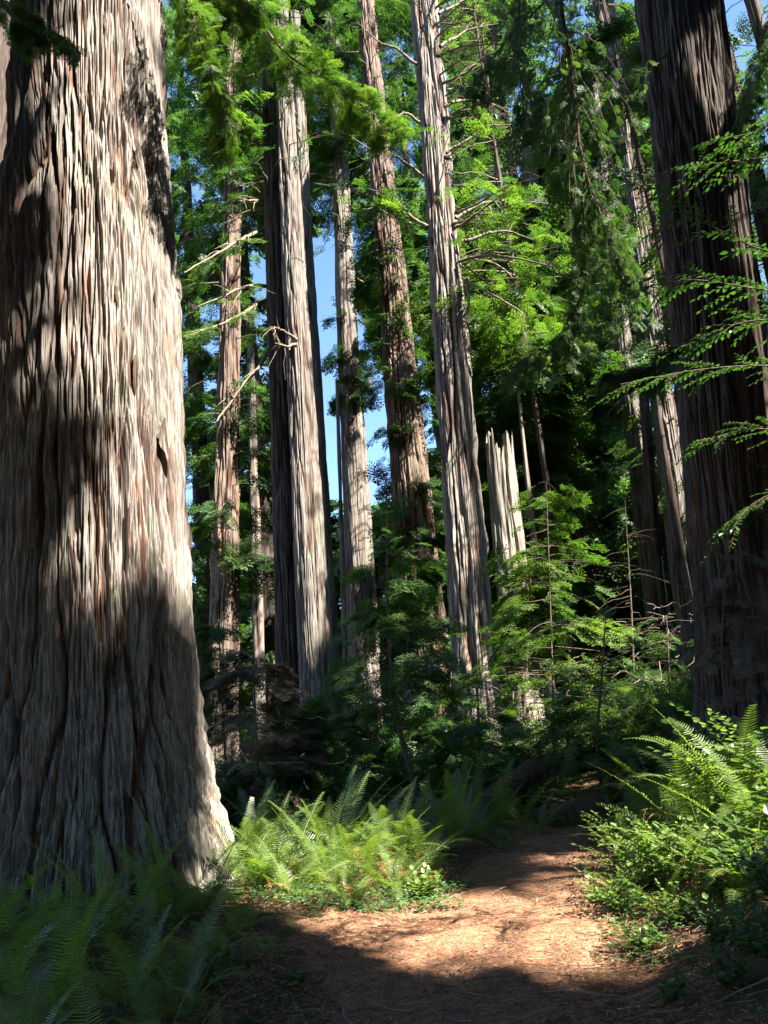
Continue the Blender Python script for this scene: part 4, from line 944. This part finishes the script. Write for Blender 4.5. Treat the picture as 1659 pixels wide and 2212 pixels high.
# the one upright frond that stands over the clump
x = at(690, 1600, 9.4)[0]; r_ = fern(x, 9.4, 'lone fern with one long upright frond rising highest in the sunlit clump', 3, 1.0, 431, G_SUN, bias=(.3, .5), pick=[5], up=.1)
x = at(500, 1600, 9.6)[0]; fern(x, 9.6, 'erect bright fern half hidden behind the giant trunk', 5, .95, 432, G_SUN, bias=(.2, .9), pick=[5, 1], up=.15)
G_DK = 'shaded sword ferns in the dark stretch beside the trail'
row([(900, 9.9, .95), (960, 10.6, 1.0), (1010, 11.4, 1.0), (880, 11.6, 1.1), (950, 12.4, 1.1), (1050, 12.2, .95), (1100, 12.8, .9), (1000, 13.4, 1.0), (1130, 11.6, .7), (800, 12.2, 1.1), (720, 12.6, 1.1), (640, 12.4, 1.1), (560, 12.6, 1.1), (1060, 10.8, .6)],
    ['dark fern nearest the lit litter on the shaded side of the trail', 'dark fern one step farther up the shaded trail edge', 'dark fern midway along the shaded trail edge', 'large shaded fern set back from the trail beneath the leaning stem', 'broad bluish fern before the sprouting redwood base', 'shaded fern close below the mossy fallen log', 'small dark fern touching the mossy fallen log', 'dim fern behind the others in the shaded stretch', 'low fern at the trail bend in deep shade', 'dark fern behind the bright clump under the slender hemlock', 'dark fern in the gloom under the grey trunks', 'dark fern in the gloom beneath the close trio', 'dark fern in the gloom next to the giant trunk', 'tiny shaded fern beside the dark trail surface'],
    G_DK, 12, .95, 500)
G_FG = 'shaded sword ferns in front of the giant trunk'
row([(60, 6.6, 1.15), (160, 6.2, 1.1), (240, 6.6, 1.1), (20, 5.6, 1.0), (120, 5.0, .95), (260, 5.4, .9), (350, 7.2, 1.1), (420, 7.6, 1.0), (-60, 6.4, 1.1), (330, 4.5, .7), (60, 4.3, .8), (200, 4.2, .75), (480, 6.2, .6), (440, 4.6, .5), (400, 6.0, .75), (500, 7.0, .65), (560, 6.3, .45), (380, 5.2, .7)],
    ['big shaded fern against the foot of the giant trunk', 'dark fern with long fronds crossing the trunk foot', 'dark fern with a frond reaching sideways over the bark', 'dark fern low at the corner, fronds spread wide', 'bluish shaded fern with drooping tips', 'shaded fern with a pale underside frond hanging forward', 'tall fern whose fronds stand lit against the sunlit trunk base', 'fern beside the sunlit root, partly in sun', 'fern cut off by the picture edge beside the trunk', 'low dark fern at the edge of the brown litter', 'lowest corner fern in deepest shade', 'small drooping fern under the bigger shaded ones', 'tiny fern sprouting from the litter near the sunny ground', 'tiny leaf fern beside the trail bottom', 'browning fern between the trunk foot and the litter', 'fern with browned fronds in the litter below the sunlit root', 'very small fern alone on the brown litter', 'low fern with dead skirt near the shaded corner'],
    G_FG, 11, .80, 600, dead=2)
x = at(370, 1600, 7.6)[0]; fern(x, 7.6, 'fern with two tall upright fronds against the sunlit trunk base', 4, 1.05, 640, G_FG, bias=(math.pi*.9, .8), pick=[5, 1], up=.05)
G_BK = 'sword ferns on the sunny bank'
row([(1440, 9.5, 1.15), (1520, 9.0, 1.2), (1600, 8.5, 1.2), (1380, 10.5, 1.0), (1480, 8.0, 1.0), (1580, 7.4, 1.0), (1400, 8.2, .8), (1500, 6.9, .85), (1620, 6.4, .9), (1340, 9.0, .75), (1330, 11.5, .9), (1420, 12.0, 1.0), (1540, 11.5, 1.1), (1640, 10.0, 1.2), (1700, 7.2, 1.1), (1300, 7.5, .55), (1370, 6.7, .5), (1560, 5.8, .7), (1480, 12.8, 1.0), (1280, 12.6, .9)],
    ['fern with long arching fronds reaching over the trail from the bank', 'largest fern on the crest of the bank', 'bright fern with silvery fronds high on the bank', 'fern in half shade where the bank meets the dark hollow', 'sunlit fern low on the bank face', 'fern tangled among the broad leaves of the bank', 'small fern at the bank foot by the hollow', 'fern with rusty dead fronds on the bank face', 'fern low near the picture edge, sun on its tips', 'small fern hanging into the dark hollow', 'shady fern behind the hollow on the bank', 'shady fern at the foot of the thin leaning trunk', 'fern directly below the massive dark redwood', 'tall fern at the edge of the bank crest', 'fern partly outside the picture on the bank', 'little bright fern leaning over the trail edge', 'little fern under the bank shrubs by the trail', 'fern in shade low on the near bank', 'dim fern between leaning trunk and massive redwood', 'dim fern beyond the trail bend'],
    G_BK, 13, 1.08, 700, dead=4, up=-.12)

# ------------------------------------------------------------------ leafy shrubs on the bank
def shrub(x, y, label, h, n, size, seed, mat='shrub', group=None, lean=(0, 0)):
    rng = np.random.default_rng(seed); z = float(H(x, y))-.02; h *= .85; n = int(n*1.15)
    root = thing('leafy_shrub', label, 'shrub', (x, y, z), group); a, b = Acc(), Acc()
    for k in range(int(n*1.5)):
        az = rng.random()*6.28; tl = rng.uniform(.15, 1.0); L = h*rng.uniform(.5, 1.15); m = 10; t = np.linspace(0, 1, m)[:, None]
        d = np.array([math.cos(az)*tl+lean[0], math.sin(az)*tl+lean[1], 1.0]); d /= np.linalg.norm(d)
        P = d*L*t + np.array([math.cos(az), math.sin(az), -.6])*L*.25*t**2 + np.cumsum(rng.normal(0, .012, (m, 3)), 0)*L
        size_ = size*rng.uniform(1.0, 1.9); sprig(a, b, P, rng, size_, gap=size_*.5, r=.0025, T=LEAFR)
        for q in range(2):
            k0 = rng.integers(3, 8); e = d + rng.normal(0, .7, 3); e /= np.linalg.norm(e); l = L*rng.uniform(.25, .45); tt = np.linspace(0, 1, 6)[:, None]
            sprig(a, b, P[k0] + e*l*tt - np.array([0, 0, .15*l])*tt**2, rng, size_*.9, gap=size_*.45, r=.0016, T=LEAFR)
    link('stem', b.me('stem', M['twig'], True), root); link('foliage', a.me('foliage', M[mat]), root)
GS = 'leafy shrubs on the bank'
for k, (u, Y, h, n, s, tx) in enumerate([(1620, 6.6, 1.25, 9, .085, 'tall shrub with big pale sunlit leaves at the picture edge'), (1650, 7.6, 1.3, 9, .085, 'broad-leaved shrub standing behind the pale one on the bank'), (1340, 7.6, .75, 12, .05, 'small-leaved bush bulging over the trail at the bank foot'),
        (1290, 7.0, .55, 12, .045, 'low bright bush at the very edge of the trail'), (1420, 7.2, .7, 12, .055, 'sunlit bush in the middle of the bank face'), (1500, 6.4, .7, 12, .06, 'leafy bush below the rusty fern fronds'), (1570, 6.0, .65, 12, .06, 'dark-stemmed bush with glossy leaves low on the bank'),
        (1400, 6.2, .4, 12, .04, 'ground-hugging bush over the brown litter'), (1330, 5.9, .28, 10, .035, 'tiny spreading bush where litter meets green'), (1480, 5.4, .32, 12, .04, 'shaded low bush near the bottom of the bank'), (1620, 5.2, .6, 12, .06, 'shaded broad-leaved bush in the bottom corner'),
        (1310, 9.4, .8, 10, .045, 'bush hanging at the rim of the dark hollow'), (1380, 8.6, .8, 10, .05, 'sunny bush above the dark hollow'), (1560, 7.8, .8, 12, .06, 'bush among the crest ferns'), (890, 8.2, .38, 8, .055, 'small bright seedling shrub beside the lit trail edge'), (1700, 5.6, .7, 12, .07, 'shrub cut by the picture edge in shade'),
        (1270, 10.6, .7, 10, .045, 'dim bush beyond the hollow'), (1440, 10.6, 1.0, 12, .05, 'bush in half light beneath the leaning trunk'),
        (1360, 4.7, .2, 9, .03, 'low seedling patch in the brown litter by the trail bottom'), (1480, 4.6, .28, 10, .035, 'dim low shrub beside a pale fallen stick'), (1600, 4.5, .45, 12, .05, 'dark leafy shrub filling the shaded bottom corner'), (1530, 5.0, .3, 10, .035, 'shaded low shrub between litter and bank'),
        (600, 5.8, .16, 7, .035, 'tiny leafy seedling in the litter on the giant trunk side'), (520, 5.0, .22, 8, .035, 'seedling with dark leaves among the shaded ferns'), (640, 4.8, .13, 6, .03, 'tiniest leafy seedling at the shaded trail margin'), (450, 5.8, .3, 9, .035, 'shaded small shrub below the sunlit trunk base')]):
    x = at(u, 1600, Y)[0]; shrub(x, Y, tx, h, n, s, 800+k, 'shrub' if k not in (9, 10, 15, 16) and k < 18 else 'huckle_shaded', GS)  # shrubs standing in shade take the darker leaf colour

# ------------------------------------------------------------------ ground cover, litter and sticks
rng = np.random.default_rng(90)
def scatter_ground(n, xr, yr, cond):
    x = rng.uniform(*xr, n); y = yr[0] + (yr[1]-yr[0])*rng.random(n)**1.3; k = cond(x, y); return x[k], y[k]
pd = lambda x, y: (x-path_c(np.minimum(y, 12)))
green = lambda x, y: ((np.abs(pd(x, y)+.1) > .85+.25*vn(x*2, y*2, seed=50)) & (vn(x*1.1, y*1.1, seed=51)+.3*vn(x*4, y*4, seed=52) > -.15)) & ~((pd(x, y) < 0) & (pd(x, y) > -2.0) & (np.abs(y-6.9) < .9))
x, y = scatter_ground(34000, (-6, 7), (3.2, 14), green)
xx = rng.uniform(-2.3, .9, 4200); yv = rng.uniform(7.4, 8.6, 4200); kk = (yv > 7.55+.25*vn(xx*2, yv*2, seed=4)) & (xx < path_c(yv)-.62+.2*vn(xx*3, yv*3, seed=7)); x = np.append(x, xx[kk]); y = np.append(y, yv[kk])
n = len(x); a = rng.random(n)*6.28
TRI = []
for k in range(3):
    c, s_ = math.cos(k*2.094), math.sin(k*2.094); TRI.append((LEAF[0]*[.5, .75, 1]) @ np.array([[c, s_, 0], [-s_, c, 0], [0, 0, 1]]))
Vt = np.concatenate([[q for q in t] for t in TRI]); Ft = np.concatenate([LEAF[1]+k*len(LEAF[0]) for k in range(3)])
hgt = rng.uniform(.02, .12, n); P = np.stack([x, y, H(x, y)+hgt], -1)
Mx = frames(np.stack([np.cos(a), np.sin(a), rng.normal(0, .15, n)], -1), np.tile([0, 0, 1.0], (n, 1))+rng.normal(0, .25, (n, 3)))*(rng.uniform(.03, .06, n))[:, None, None]
V, Fc = stamp(Vt, Ft, Mx, P); acc = Acc(); acc.add(V, Fc, np.repeat(rng.random(n), len(Ft)))
tag(link('sorrel_ground_cover', acc.me('sorrel_ground_cover', M['sorrel'])), None, None, kind='stuff')
# needles: thin slivers lying on path and floor
rng = np.random.default_rng(91); n = 170000
y = 3.2 + 9.5*rng.random(n)**1.5; x = path_c(y) + rng.uniform(-2.6, 1.5, n); q = rng.random(n) < np.where(np.abs(x-path_c(y)+.3) < 1.4, 1, .5); x, y = x[q], y[q]; n = len(x)
a = rng.random(n)*6.28; L = rng.uniform(.02, .07, n); wd = rng.uniform(.0012, .0032, n)
zz = H(x, y)+.026+.008*fbm(x*9, y*9, seed=33)+.02*vn(x*2, y*2, seed=34)+rng.uniform(0, .006, n)
d = np.stack([np.cos(a), np.sin(a), rng.normal(0, .12, n)], -1); s_ = np.stack([-np.sin(a), np.cos(a), rng.normal(0, .3, n)], -1); c = np.stack([x, y, zz], -1)
V = np.stack([c-d*L[:, None]/2, c+s_*wd[:, None], c+d*L[:, None]/2, c-s_*wd[:, None]], 1).reshape(-1, 3)
acc = Acc(); acc.add(V, np.arange(n*4).reshape(-1, 4), rng.random(n)); tag(link('needle_litter', acc.me('needle_litter', M['needle'])), None, None, kind='stuff')
rng = np.random.default_rng(92); acc = Acc()
for k in range(1500):
    y = 3.4+8*rng.random()**1.4; x = float(path_c(y)) + rng.normal(0, 2.0); a = rng.random()*6.28; L = rng.uniform(.05, .30) if k > 60 else rng.uniform(.3, .7)
    t = np.linspace(-.5, .5, 6)[:, None]; P = np.array([x, y, 0]) + np.array([math.cos(a), math.sin(a), 0])*L*t + np.array([-math.sin(a), math.cos(a), 0])*L*rng.normal(0, .25)*t**2
    P[:, 2] = H(P[:, 0], P[:, 1]) + .032 + rng.uniform(0, .02); acc.add(*tube(P, rng.uniform(.0015, .004)*(1.2-np.linspace(0, 1, 6)*.6), 4), rng.random())
for k in range(2600):
    y = 3.4+8*rng.random()**1.3; x = float(path_c(y)) + rng.normal(0, 1.8); z = float(H(x, y))+.034; l = rng.uniform(.008, .022); a_ = rng.random()*6.28
    q = np.array([[math.cos(a_), math.sin(a_), rng.normal(0, .3)], [-math.sin(a_)*.5, math.cos(a_)*.5, .25], [-math.cos(a_), -math.sin(a_), rng.normal(0, .3)], [math.sin(a_)*.5, -math.cos(a_)*.5, rng.normal(0, .3)]])*l
    acc.add(q + [x, y, z], np.array([[0, 1, 2, 3]]), rng.random())
tag(link('fallen_twigs', acc.me('fallen_twigs', M['stick'])), None, None, kind='stuff')
print('built in', round(time.time()-T0, 1), 's; verts', sum(len(o.data.vertices) for o in sc.objects if o.type == 'MESH'))
